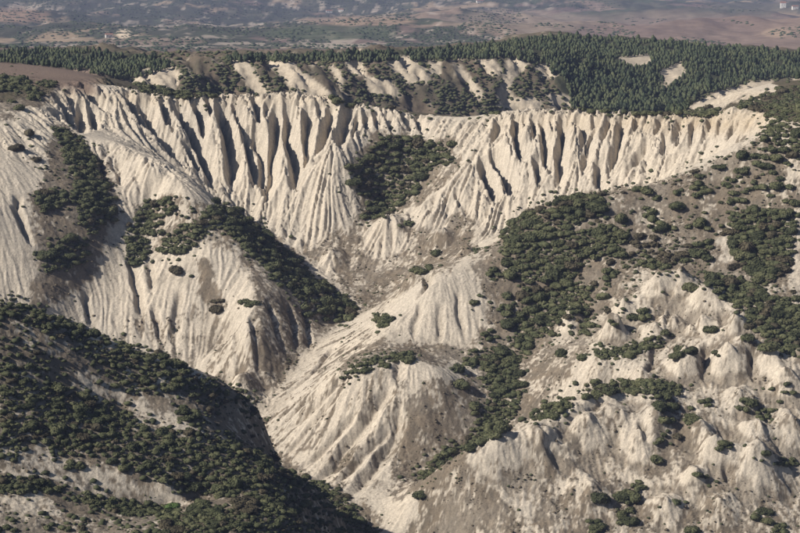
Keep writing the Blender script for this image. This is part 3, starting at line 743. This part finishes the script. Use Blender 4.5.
# ------------------------------------------------------------------ where the shrubs grow (photo regions)
# thickets: polygon, crown radius range in metres, share filled, share of dry brown ones, wording
THICKETS = [
 ([(0,301),(20,304),(68,322),(101,335),(148,353),(150,364),(101,351),(60,338),(20,322),(0,316)],.9,1.7,.85,.08,'along the top edge of the left foreground hill'),
 ([(81,348),(148,353),(179,366),(215,383),(258,400),(236,404),(189,392),(142,388),(125,392),(111,380),(98,363)],.9,1.8,.8,.12,'below the crest of the left foreground hill'),
 ([(0,340),(30,348),(60,372),(30,372),(0,362)],.9,1.6,.5,.2,'on the upper foreground hill, photo left edge'),
 ([(0,362),(17,373),(44,388),(81,393),(101,400),(115,410),(132,417),(148,434),(189,431),(223,442),(270,458),(272,505),(236,495),(189,491),(159,478),(128,468),(98,454),(61,454),(44,444),(30,434),(24,441),(13,458),(0,454)],.9,1.8,.86,.14,'in the broad dense thicket across the left foreground hill'),
 ([(262,455),(278,471),(309,481),(336,491),(349,508),(359,518),(376,533),(385,560),(262,560),(265,505)],.9,1.8,.88,.1,'in the dark thicket at the bottom beside the valley floor'),
 ([(165,518),(200,515),(270,508),(270,560),(165,560)],.9,1.6,.8,.15,'along the bottom edge of the foreground hill'),
 ([(0,480),(27,478),(60,486),(62,493),(27,489),(0,490)],.8,1.4,.9,.1,'in the strip under the lower left scarp'),
 ([(78,493),(111,500),(148,506),(178,508),(175,516),(145,514),(111,510),(81,500)],.8,1.4,.9,.1,'in the strip right of the lower left scarp'),
 ([(200,405),(225,415),(255,410),(262,435),(240,440),(205,430)],.8,1.4,.4,.3,'on the brown nose of the left foreground hill'),
 ([(0,515),(60,520),(120,522),(160,530),(160,560),(0,560)],.7,1.3,.3,.3,'scattered at the bottom left photo corner'),
 ([(55,128),(75,138),(95,162),(106,186),(98,202),(82,188),(70,162)],1.2,2.2,.95,.05,'in the dark gully under the left end of the cliff'),
 ([(144,203),(174,197),(180,209),(159,218),(147,236),(144,260),(129,266),(126,242)],1.2,2.2,.93,.05,'in the upper clump on the left spur'),
 ([(162,251),(174,233),(198,221),(210,207),(222,219),(204,236),(180,254)],1.2,2.2,.93,.05,'in the long clump on the left spur'),
 ([(45,266),(42,251),(66,239),(87,245),(84,260),(60,272)],1.2,2.2,.93,.05,'in the round clump low in the left gully'),
 ([(36,194),(66,190),(64,203),(45,212)],1.2,2.0,.93,.08,'in the upper gully of the left buttress'),
 ([(72,170),(92,170),(115,212),(92,236),(78,218)],1.2,2.2,.91,.06,'in the middle of the left gully'),
 ([(216,200),(232,208),(270,240),(300,268),(330,288),(358,308),(350,322),(322,322),(300,300),(268,268),(235,240),(212,222)],1.3,2.4,.97,.04,'in the dense band down the shaded left spur'),
 ([(350,170),(372,152),(385,135),(410,138),(450,148),(452,160),(430,168),(415,188),(400,202),(385,216),(366,218),(372,198),(350,186)],1.3,2.4,.93,.08,'in the hollow halfway along the pale cliff'),
 ([(505,235),(530,212),(550,206),(570,196),(604,196),(604,211),(587,216),(567,230),(574,254),(577,274),(550,277),(530,282),(515,278),(505,262)],1.4,2.5,.92,.12,'at the left end of the brown hillside crest'),
 ([(572,240),(601,226),(624,237),(624,257),(597,259),(577,252)],1.5,2.6,.95,.08,'in the big clump on the upper brown hillside'),
 ([(729,213),(766,210),(797,216),(792,243),(782,270),(763,286),(746,270),(732,243)],1.4,2.5,.92,.12,'in the large thicket near the right photo edge'),
 ([(709,275),(739,281),(766,294),(787,304),(830,311),(830,365),(776,347),(749,321),(746,309),(719,294)],1.3,2.4,.9,.1,'in the sloping thicket right of the pale cones'),
 ([(526,293),(564,282),(590,292),(590,311),(567,318),(550,330),(530,340),(518,330)],1.4,2.5,.95,.08,'in the thicket above the small pale cone'),
 ([(484,358),(510,350),(517,387),(520,404),(503,431),(483,441),(461,452),(474,427),(481,414),(498,400),(486,380)],1.2,2.2,.95,.05,'in the shrubby gully right of the middle spur'),
 ([(414,480),(445,449),(462,445),(446,462),(424,480)],1.0,1.7,.95,.05,'in the gully foot behind the pale lower ridge'),
 ([(340,374),(362,362),(410,353),(412,360),(366,370),(345,381)],.9,1.6,.95,.05,'in the strip on the bench of the middle spur'),
 ([(585,390),(614,381),(645,383),(680,386),(678,394),(645,392),(614,391),(588,398)],1.0,1.8,.97,.03,'topping the pale lower ridge'),
 ([(596,352),(630,345),(664,338),(664,345),(630,354),(600,360)],.9,1.5,.95,.03,'in the green strip across the pale cones'),
 ([(540,410),(562,400),(574,398),(560,410),(545,419),(528,420)],.9,1.5,.9,.05,'on the crest left of the pale lower ridge'),
 ([(760,130),(800,118),(830,118),(830,170),(800,160),(790,150),(772,148)],1.2,2.2,.7,.1,'at the upper right end of the cliff'),
 ([(620,255),(690,245),(690,262),(630,268)],1.0,1.8,.6,.55,'in the row across the brown hillside'),
 ([(470,355),(500,345),(530,345),(520,360),(490,368)],1.0,1.8,.7,.1,'beside the bench of the middle spur'),
 ([(134,80),(160,84),(216,93),(217,99),(190,99),(140,90)],1.2,2.2,.97,.05,'in the dark strip behind the left cliff crest'),
 ([(330,97),(380,94),(440,98),(500,108),(496,114),(440,110),(380,104),(340,103)],1.2,2.2,.9,.1,'in the dark strip behind the middle cliff crest'),
 ([(742,104),(775,92),(800,84),(835,88),(835,122),(790,122),(762,114)],1.0,2.0,.6,.2,'behind the right end of the cliff rim'),
 ([(500,250),(530,205),(600,192),(660,182),(720,158),(790,140),(830,140),(830,330),(760,310),(700,275),(640,268),(600,320),(520,345)],.7,1.9,.42,.3,'scattered over the open brown hillside'),
 ([(0,78),(24,80),(30,88),(0,92)],1.1,2.0,.9,.05,'at the far left behind the cliff crest'),
 ([(560,99),(600,106),(680,108),(720,110),(715,116),(640,116),(560,108)],1.2,2.0,.8,.05,'along the right cliff rim below the pines'),
]
# single shrubs and small clumps: x, y, half width, half height in the photo, kind, wording
SINGLES = [
 (105,211,12,6,'g','in the upper gully of the left buttress'),
 
 (162,230,6,5,'g','between the clumps of the left spur'),(159,247,6,5,'g','between the clumps of the left spur'),(216,302,12,8,'b','in the small bowl of the left spur'),(248,301,12,5,'g','on the bowl rim of the left spur'),(176,270,8,4,'b','in the small bowl of the left spur'),
 (383,318,13,9,'g','beside the valley fork left of the pale cone'),(410,223,7,4,'g','under the cliff hollow'),(437,250,10,8,'g','in the valley behind the pale cone'),(423,267,15,6,'g','in the valley behind the pale cone'),(475,249,7,4,'g','in the valley behind the pale cone'),
 (495,272,12,9,'g','right of the pale cone'),(474,301,6,5,'g','right of the pale cone'),(506,294,9,5,'g','right of the pale cone'),(505,309,11,8,'g','right of the pale cone'),(491,333,12,8,'g','right of the pale cone'),(508,323,8,5,'g','right of the pale cone'),(525,341,13,9,'g','right of the pale cone'),(501,348,9,7,'g','right of the pale cone'),(528,278,11,12,'g','right of the pale cone'),
 (702,188,14,9,'g','on the hillside crest'),(677,203,9,10,'g','on the hillside crest'),(655,197,6,4,'g','on the hillside crest'),(650,213,15,8,'g','on the hillside crest'),(621,216,10,9,'g','on the hillside crest'),
 (661,227,14,7,'g','on the upper brown hillside'),(645,240,18,9,'b','on the upper brown hillside'),(682,250,10,8,'b','on the upper brown hillside'),(665,257,10,6,'b','on the upper brown hillside'),(704,247,13,16,'g','on the upper brown hillside'),(609,272,11,9,'g','on the upper brown hillside'),(650,263,15,5,'g','on the upper brown hillside'),(700,222,8,5,'g','on the upper brown hillside'),
 (739,196,16,9,'g','high on the right hillside'),(756,186,14,8,'g','high on the right hillside'),(729,183,10,7,'g','high on the right hillside'),(778,183,10,8,'g','high on the right hillside'),(721,162,8,12,'g','high on the right hillside'),(766,155,17,13,'g','high on the right hillside'),(743,154,8,5,'g','high on the right hillside'),(743,168,10,8,'g','high on the right hillside'),(700,174,6,5,'g','high on the right hillside'),(795,200,9,9,'g','high on the right hillside'),
 (641,314,14,8,'g','among the pale cones'),(586,324,11,11,'g','beside the small pale cone'),(613,323,10,5,'g','among the pale cones'),(690,287,9,5,'g','among the pale cones'),(711,329,9,4,'g','among the pale cones'),(663,331,7,5,'g','among the pale cones'),(685,352,15,7,'g','among the pale cones'),(562,351,9,6,'g','beside the small pale cone'),(581,355,9,6,'g','beside the small pale cone'),(716,352,5,3,'g','among the pale cones'),(748,336,8,4,'g','among the pale cones'),
 (665,399,16,13,'g','in the tall lower right clump'),(690,414,13,10,'g','in the tall lower right clump'),(665,421,13,8,'g','in the tall lower right clump'),(658,438,12,11,'g','in the tall lower right clump'),(655,457,8,7,'g','in the tall lower right clump'),(678,434,7,6,'b','in the tall lower right clump'),
 (707,401,11,6,'g','on the pale lower right slope'),(745,405,13,7,'g','on the pale lower right slope'),(765,413,13,6,'g','on the pale lower right slope'),(788,389,10,7,'g','on the pale lower right slope'),(780,401,4,3,'g','on the pale lower right slope'),(725,446,12,6,'g','on the pale lower right slope'),(785,462,16,5,'g','on the pale lower right slope'),(766,455,6,3,'g','on the pale lower right slope'),(702,475,10,5,'g','on the pale lower right slope'),
 (599,498,10,8,'g','at the bottom right'),(638,485,10,5,'g','at the bottom right'),(628,496,18,8,'g','at the bottom right'),(626,515,17,11,'g','at the bottom right'),(594,522,13,11,'g','at the bottom right'),(763,515,18,12,'g','at the bottom right'),(780,528,10,7,'g','at the bottom right'),(692,530,8,4,'g','at the bottom right'),(678,502,6,4,'g','at the bottom right'),
 (461,382,10,8,'g','on the brown flank of the middle spur'),(459,368,8,5,'g','on the brown flank of the middle spur'),(471,361,11,6,'g','on the brown flank of the middle spur'),(474,404,8,6,'g','on the brown flank of the middle spur'),(521,382,8,7,'g','on the brown flank of the middle spur'),(420,495,8,4,'g','at the foot of the pale lower ridge'),
 (187,412,18,9,'g','on the pale strip of the left foreground hill'),(74,466,15,5,'g','on the pale scarp at lower left'),(202,507,15,10,'g','right of the pale lower left scarp'),(246,505,14,10,'b','right of the pale lower left scarp'),(170,502,8.5,8,'l','on the pale scarp at lower left'),
 (34,94,11,7,'g','on top of the left buttress'),(20,105,8,8,'g','on top of the left buttress'),(47,83,12,4,'g','on top of the left buttress'),(12,98,5,9,'g','on top of the left buttress'),(18,147,9,4,'b','on top of the left buttress'),(30,132,6,4,'b','on top of the left buttress'),(36,158,7,5,'b','on top of the left buttress'),
]
shrubs = []   # X, Y, Z, radius, kind, wording, half-size in photo px, px x
occ = {}
def free(X, Y, r, k):
    c = (int(X // 4), int(Y // 4))
    for a in (-1, 0, 1):
        for b in (-1, 0, 1):
            for (x, y, q) in occ.get((c[0] + a, c[1] + b), ()):
                if (x - X) ** 2 + (y - Y) ** 2 < (k * (r + q)) ** 2: return False
    return True
def put(X, Y, Zv, r, kind, word, px):
    occ.setdefault((int(X // 4), int(Y // 4)), []).append((X, Y, r))
    shrubs.append((X, Y, Zv, r, kind, word, r * FPX / Y, px))
R = random.Random(11)
for (cx, cyy, rx, ry, kd, word) in SINGLES:
    kind = {'g': 'green', 'b': 'brown', 'l': 'bright'}[kd]
    zone, q = cast(cx, cyy + ry * .5)
    if zone != 1: continue
    m = FPX / q[1]
    rw = rx / m
    if rx <= 9.5 or rx < ry * 1.3 and rx < 11: put(*q, min(max(rw * 1.1, .7), 3.6), kind, word, cx); continue
    n0 = len(shrubs); rb = max(1.2, min(.62 * rw, ry / m * 1.25, 3.4)); mine = []
    for tr in range(90):                                     # crowns that grow into one another
        a = R.uniform(0, 6.283); d = math.sqrt(R.random())
        px = cx + (rx - .75 * rb * m) * d * math.cos(a); py = cyy + ry * .3 + ry * .75 * d * math.sin(a)
        z_, p = cast(px, py)
        r = rb * R.uniform(.62, 1.12)
        if z_ != 1 or abs(p[1] - q[1]) > 30: continue
        if all((x - p[0]) ** 2 + (y - p[1]) ** 2 > (.5 * (r + r2)) ** 2 for x, y, r2 in mine):
            mine.append((p[0], p[1], r)); put(*p, r, kind, word, px)
for (poly, r0, r1, dens, pb, word) in THICKETS:
    xs = [p[0] for p in poly]; ys = [p[1] for p in poly]
    msk = poly_mask(poly); area = msk.sum()
    big = 1.6 if min(ys) < 445 and max(xs) > 400 or min(ys) < 290 else 1.4
    for tr in range(int(area * (1.5 if dens > .5 else .035)) + 80):
        px = R.uniform(min(xs), max(xs)); py = R.uniform(min(ys), max(ys))
        ex, ey = px + R.gauss(0, 2.5), py + R.gauss(0, 1.6)
        if not msk[int(min(max(ey - MY0, 0), MH - 1)), int(min(max(ex - MX0, 0), MW - 1))]: continue
        z_, p = cast(px, py)
        if z_ != 1: continue
        if dens < .9 and R.random() > dens * .55 and vnoise(np.array([p[0] / 9]), np.array([p[1] / 9]), 99)[0] < (.9 - dens) * .9: continue
        r = R.uniform(r0, r1) * big * R.choice((.45, .7, .9, 1, 1.2))
        if free(p[0], p[1], r, .41 if dens > .88 else .54):
            kind = 'brown' if R.random() < pb else 'green'
            put(*p, r, kind, word, px)
# young bushes thinning out round the thickets
fringe = []
for (poly, r0, r1, dens, pb, word) in THICKETS:
    for k in range(len(poly)):
        (xa, ya), (xb, yb) = poly[k], poly[(k + 1) % len(poly)]
        for tr in range(int(math.hypot(xb - xa, yb - ya) / 1.9) + 1):
            t = R.random(); px = xa + (xb - xa) * t + R.gauss(0, 9); py = ya + (yb - ya) * t + R.gauss(0, 5)
            z_, p = cast(px, py)
            if z_ == 1 and free(p[0], p[1], .5, .8): fringe.append((p[0], p[1], R.choice((.35, .5, .7, 1.0, 1.35)) * R.uniform(.8, 1.2)))
for (cx, cyy, rx, ry, kd, word) in SINGLES:
    for tr in range(4):
        z_, p = cast(cx + R.gauss(0, rx * 1.1), cyy + R.gauss(0, ry * 1.1) + 2)
        if z_ == 1 and free(p[0], p[1], .5, .8): fringe.append((p[0], p[1], R.choice((.35, .5, .7, 1.0, 1.35)) * R.uniform(.8, 1.2)))
print('shrubs', len(shrubs), 'fringe', len(fringe))

ORD = ['first', 'second', 'third', 'fourth', 'fifth', 'sixth', 'seventh', 'eighth', 'ninth', 'tenth', 'eleventh', 'twelfth']
by_word = {}
for s in shrubs: by_word.setdefault((s[5], s[4]), []).append(s)
LABEL = {}
for (word, kind), L in by_word.items():
    L = sorted(L, key=lambda s: s[7])
    look = {'green': 'dark green', 'brown': 'dry brown', 'bright': 'bright green'}[kind]
    for k, s in enumerate(L):
        if len(L) == 1: LABEL[id(s)] = f'only {look} shrub {word}' if kind != 'bright' else f'small bright green shrub {word}'
        elif len(L) <= 12: LABEL[id(s)] = f'{look} shrub {word}, {ORD[k]} from left'
        else: LABEL[id(s)] = f'{look} rounded shrub {word}'
order = sorted(range(len(shrubs)), key=lambda k: -shrubs[k][6] * (1 if shrubs[k][7] > -5 and shrubs[k][7] < 805 else .01))
def empty(name, loc, rz=0, sc=(1, 1, 1), **props):
    o = bpy.data.objects.new(name, None); o.empty_display_size = .3; COL.objects.link(o)
    o.location = loc; o.rotation_euler = (0, 0, rz); o.scale = sc
    for k, v in props.items(): o[k] = v
    return o
rest = {'green': [], 'brown': [], 'bright': []}
for rank, k in enumerate(order):
    s = shrubs[k]; X, Y, Zv, r, kind, word, hs, px = s
    zg = ground(X, Y, Z) + CZ
    if rank < 300:
        o = empty('shrub', (X, Y, zg - .08 * r), R.uniform(0, 6.28), (r * R.uniform(.85, 1.25), r * R.uniform(.8, 1.15), r * R.uniform(.8, 1.2)), label=LABEL[id(s)], category='shrub', group='shrubs ' + word)
        ms = SHR_MESH[kind]; link('crown', ms[R.randrange(len(ms))], o); link('stem', STEM[R.randrange(3)], o)
    else: rest[kind].append((X, Y, zg - .08 * r, r))
def scatter_mesh(name, items, protos, mat, label, cat, jz=.12):
    vs_, fs, o = [], [], 0
    for (X, Y, zz, r) in items:
        v, f = protos[R.randrange(len(protos))]; a = R.uniform(0, 6.28); c, s_ = math.cos(a), math.sin(a)
        kz = r * R.uniform(1 - jz, 1 + jz)
        w = np.empty_like(v); w[:, 0] = (v[:, 0] * c - v[:, 1] * s_) * r + X; w[:, 1] = (v[:, 0] * s_ + v[:, 1] * c) * r + Y; w[:, 2] = v[:, 2] * kz + zz
        vs_.append(w); fs.append(f + o); o += len(v)
    if not vs_: return None
    me = mesh_from(name, np.concatenate(vs_), np.concatenate(fs), mat)
    return link(name, me, kind='stuff', label=label, category=cat)
scatter_mesh('thicket', rest['green'], SHR_LO, M_GREEN, 'mass of smaller dark green shrubs filling the thickets', 'thicket')
scatter_mesh('dry_thicket', rest['brown'], SHR_LO, M_BROWNL, 'mass of smaller dry brown shrubs in the thickets', 'thicket')

# low scrub and dry tufts over the brown ground
v1, f1 = ICO[1]
TUFT = []
for k in range(6):
    r = np.random.default_rng(700 + k); v = v1 * r.uniform(.65, 1.2, (len(v1), 1)); v[:, 2] = np.maximum(v[:, 2], -.2) * .7
    TUFT.append((v.astype(np.float32), f1))
r = np.random.default_rng(900); BL = []
for k in range(6):
    vv, ff = [], []
    for q in range(5):
        a = r.random() * 6.28; l = r.uniform(.5, 1); w = .28; c, s_ = math.cos(a), math.sin(a); t = r.uniform(.4, 1.1)
        vv += [(-w * s_, w * c, -.1), (w * s_, -w * c, -.1), (l * c * t, l * s_ * t, l * .9)]; ff.append((3 * q, 3 * q + 1, 3 * q + 2))
    BL.append((np.array(vv, np.float32), np.array(ff, np.int32)))
bsel_f = bsel; small, tufts = [], []
g = np.random.default_rng(31)
vis = sstep(PX, -40, -30) * (1 - sstep(PX, 830, 840)) * (PY < 560) * (PY > 70)
wgt = (bsel_f * (.06 + sstep(fbm(XX / 13, YY / 13, 201, 4, .6), .0, .3)) * vis * YY).ravel().astype(np.float64)
pick = g.choice(wgt.size, 20000, p=wgt / wgt.sum())
for n_, k in enumerate(pick):
    j, i = divmod(k, NU)
    X, Y, zz = float(XX[j, i]), float(YY[j, i]), float(Z[j, i]) + CZ
    if n_ < 4200: small.append((X, Y, zz - .03, g.uniform(.25, .9)))
    else: tufts.append((X, Y, zz - .03, g.uniform(.25, .65)))
scatter_mesh('low_scrub', small[:1100] + [(x, y, ground(x, y, Z) + CZ - .05, r) for x, y, r in fringe], TUFT, M_GREEN, 'low dark scrub dotted over the brown slopes', 'scrub')
scatter_mesh('dry_scrub', small[1100:], TUFT, M_SCRUB, 'low grey brown dry scrub dotted over the slopes', 'scrub')
scatter_mesh('dry_grass', tufts, BL, M_SCRUB, 'dry grass tufts over the brown slopes', 'grass')

# scrub of the second range
items = []
for k in range(9000):
    px, py = R.uniform(-20, 820), R.uniform(52, 125)
    z_, p = cast(px, py)
    if z_ != 2 or p[1] > 1640: continue
    if samp2(fm2b, np.array([px]), np.array([py]))[0] > .4: continue
    if px < 122 and py < 82: continue
    ps = samp2(pm2, np.array([px]), np.array([py]))[0]
    if R.random() < ps * .985: continue
    if vnoise(np.array([p[0] / 25]), np.array([p[1] / 35]), 211)[0] + R.uniform(-.3, .3) < -.22: continue
    items.append((p[0], p[1], p[2] + CZ - .2, R.uniform(.8, 2.4)))
scatter_mesh('hillside_scrub', items[:2900], TUFT, M_GREEN, 'dark scrub covering the second badlands range behind the cliff', 'scrub')

# ------------------------------------------------------------------ pines on the ridge
def pine(seed, ntuft, core, kk=8):
    r = np.random.default_rng(seed); parts = []
    lv = np.linspace(0, 1, core)
    prof = lambda t: .40 * math.sqrt(max(0, 1 - t ** 1.7)) * (.5 + min(1, t * 3) * .5) + .012
    rings = []
    for t in lv:
        an = np.arange(kk) * 2 * np.pi / kk + r.random(); rad = prof(t) * r.uniform(.6, 1.0, kk)
        rings.append(np.stack([rad * np.cos(an), rad * np.sin(an), np.full(kk, .17 + .83 * t) + r.uniform(-.03, .03, kk)], 1))
    v = np.concatenate(rings); f = []
    for q in range(len(lv) - 1):
        for a in range(kk):
            b = (a + 1) % kk; f += [(q * kk + a, q * kk + b, q * kk + kk + b), (q * kk + a, q * kk + kk + b, q * kk + kk + a)]
    f = np.array(f); parts.append((v, f))
    if ntuft: parts.append(cards(seed, v.astype(np.float32), f, ntuft, .04, .05))
    return joinp(*parts)
PINE_HI = [mesh_from('crown', *pine(800 + k, 260, 7), M_PINE) for k in range(6)]
PINE_LO = [pine(820 + k, 16, 4, 6) for k in range(6)]
TRUNK = mesh_from('trunk', *joinp(tube((0, 0, -.04), (0, 0, .6), .022, .012), tube((0, 0, .25), (.1, .03, .38), .008, .004), tube((0, 0, .35), (-.08, .05, .47), .007, .004)), M_BARK)
pines = []; occ.clear()
ys_, xs_ = np.nonzero(fm2 > 0)
for tr in range(26000):
    k = R.randrange(len(xs_)); px, py = xs_[k] + MX0 + R.random(), ys_[k] + MY0 + R.random()
    if px < -25 or px > 825: continue
    z_, p = cast(px, py + 3)
    if z_ != 2 or p[1] > 1900: continue
    h = R.choice((1, 1.1, .5, 1.35, .75, .9)) * R.uniform(2.8, 4.7)
    if px < 200: h *= .85
    if vnoise(np.array([p[0] / 14]), np.array([p[1] / 30]), 221)[0] > .42: continue
    if free(p[0], p[1], 1.0, .68):
        occ.setdefault((int(p[0] // 4), int(p[1] // 4)), []).append((p[0], p[1], 1.0)); pines.append((p[0], p[1], p[2] + CZ - .2, h, px, py))
print('pines', len(pines))
pines.sort(key=lambda p: -(p[3] / p[1]) * (1 if 0 < p[4] < 800 else .01))
for k, (X, Y, zz, h, px, py) in enumerate(pines[:300]):
    if px < 200: lb, gr = 'dark green pine in the plantation behind the left end of the cliff', 'pines behind the left cliff crest'
    elif px < 520: lb, gr = 'dark green pine in the row along the ridge behind the middle cliff', 'pines along the ridge top'
    elif px < 660: lb, gr = 'dark green pine on the wooded slope left of the small pale scars', 'pines on the wooded slope'
    else: lb, gr = 'dark green pine on the wooded slope above the pale right knoll', 'pines on the wooded slope at right'
    o = empty('pine_tree', (X, Y, zz), R.uniform(0, 6.28), (h, h, h), label=lb, category='pine tree', group=gr)
    link('crown', PINE_HI[R.randrange(6)], o); link('trunk', TRUNK, o)
scatter_mesh('pine_wood', [p[:4] for p in pines[300:]], PINE_LO, M_PINE, 'dense dark pine wood covering the ridge behind the cliff', 'pine wood')

# ------------------------------------------------------------------ far trees and farm houses
items = []
for k in range(15000):
    px, py = R.uniform(-20, 820), R.uniform(-3, 52)
    z_, p = cast(px, py)
    if z_ != 3 and not (z_ == 2 and p[1] > 1850): continue
    d = fbm(np.array([p[0] / 150]), np.array([p[1] / 300]), 175, 3)[0] + (.1 if px < 520 else -.22)
    if d + R.uniform(-.12, .12) < .0: continue
    items.append((p[0], p[1], p[2] + CZ - .5, R.uniform(1.6, 4.5)))
scatter_mesh('distant_trees', items[:5500], TUFT, M_PINE, 'scattered dark trees and hedges over the far valley', 'trees')

M_WALL, N_, L_, B_ = new_mat('whitewashed_wall')
nz = N_.new('ShaderNodeTexNoise'); nz.inputs['Scale'].default_value = .6; cr = N_.new('ShaderNodeValToRGB')
cr.color_ramp.elements[0].color = (.62, .58, .53, 1); cr.color_ramp.elements[1].color = (.80, .78, .74, 1)
L_.new(nz.outputs['Fac'], cr.inputs[0]); L_.new(cr.outputs[0], B_.inputs['Base Color'])
M_ROOF, N_, L_, B_ = new_mat('clay_roof'); nz = N_.new('ShaderNodeTexNoise'); nz.inputs['Scale'].default_value = 1.5; cr = N_.new('ShaderNodeValToRGB')
cr.color_ramp.elements[0].color = (.20, .10, .07, 1); cr.color_ramp.elements[1].color = (.34, .19, .13, 1)
L_.new(nz.outputs['Fac'], cr.inputs[0]); L_.new(cr.outputs[0], B_.inputs['Base Color'])
M_GLASS, N_, L_, B_ = new_mat('window_glass'); B_.inputs['Base Color'].default_value = (.03, .035, .04, 1); B_.inputs['Roughness'].default_value = .2
def box(x0, x1, y0, y1, z0, z1):
    v = np.array([(x, y, z) for z in (z0, z1) for y in (y0, y1) for x in (x0, x1)], np.float32)
    q = [(0, 2, 3, 1), (4, 5, 7, 6), (0, 1, 5, 4), (2, 6, 7, 3), (0, 4, 6, 2), (1, 3, 7, 5)]
    return v, np.array([t for a, b, c, d in q for t in ((a, b, c), (a, c, d))], np.int32)
def gable(w, d, h, rh, o):
    v = np.array([(-w / 2 - o, -d / 2 - o, h), (w / 2 + o, -d / 2 - o, h), (w / 2 + o, d / 2 + o, h), (-w / 2 - o, d / 2 + o, h), (-w / 2 - o, 0, h + rh), (w / 2 + o, 0, h + rh)], np.float32)
    return v, np.array([(0, 1, 5), (0, 5, 4), (2, 3, 4), (2, 4, 5), (1, 2, 5), (3, 0, 4), (0, 3, 2), (0, 2, 1)], np.int32)
def house(px, py, w, d, h, rot, label):
    z_, p = cast(px, py)
    if p is None: return
    o = empty('farm_house', (p[0], p[1], p[2] + CZ - .4), rot, label=label, category='house', group='far farm houses')
    link('wall', mesh_from('wall', *box(-w / 2, w / 2, -d / 2, d / 2, -2, h), M_WALL, smooth=False), o)
    link('roof', mesh_from('roof', *gable(w, d, h + .01, h * .35, .5), M_ROOF, smooth=False), o)
    nwin = max(2, int(w / 5))
    win = mesh_from('window', *box(-.6, .6, -.06, .06, -.8, .8), M_GLASS, smooth=False)
    for k in range(nwin):
        c = link('window', win, o); c.location = (-w / 2 + w * (k + .5) / nwin, -d / 2 - .05, h * .6)
    dm = mesh_from('door', *box(-.7, .7, -.05, .05, 0, 2.3), M_BARK, smooth=False); c = link('door', dm, o); c.location = (w * .08, -d / 2 - .05, .3)
house(329, 13, 17, 9, 6.5, .15, 'left one of two white farm houses on the far slope')
house(341, 13, 15, 9, 6, -.1, 'right one of two white farm houses on the far slope')
house(109, 38, 11, 8, 5.5, .3, 'small white house left of the pale far outcrop')
house(783, 9, 14, 10, 13, 0, 'tall white building in the far plain at the upper right')
house(795, 11, 16, 10, 8, .1, 'lower white building at the upper right photo edge')
house(480, 3, 20, 10, 6, .2, 'pale farm house at the top photo edge, right of the middle')

# ------------------------------------------------------------------ haze
M_HAZE = bpy.data.materials.new('haze_air'); M_HAZE.use_nodes = True
N_ = M_HAZE.node_tree.nodes; N_.clear()
out = N_.new('ShaderNodeOutputMaterial'); pv = N_.new('ShaderNodeVolumePrincipled')
pv.inputs['Color'].default_value = (.50, .60, 1.0, 1); pv.inputs['Density'].default_value = 5.5e-5; pv.inputs['Anisotropy'].default_value = 0.0
M_HAZE.node_tree.links.new(pv.outputs[0], out.inputs['Volume'])
zmin = CZ + min(Z.min(), Z2.min(), Z3.min()) - 1.5
me = mesh_from('haze', *box(-17000, 17000, -600, 43000, zmin, CZ + 12), M_HAZE, smooth=False)
link('haze', me, kind='stuff', label='thin bluish haze over the whole valley', category='haze')
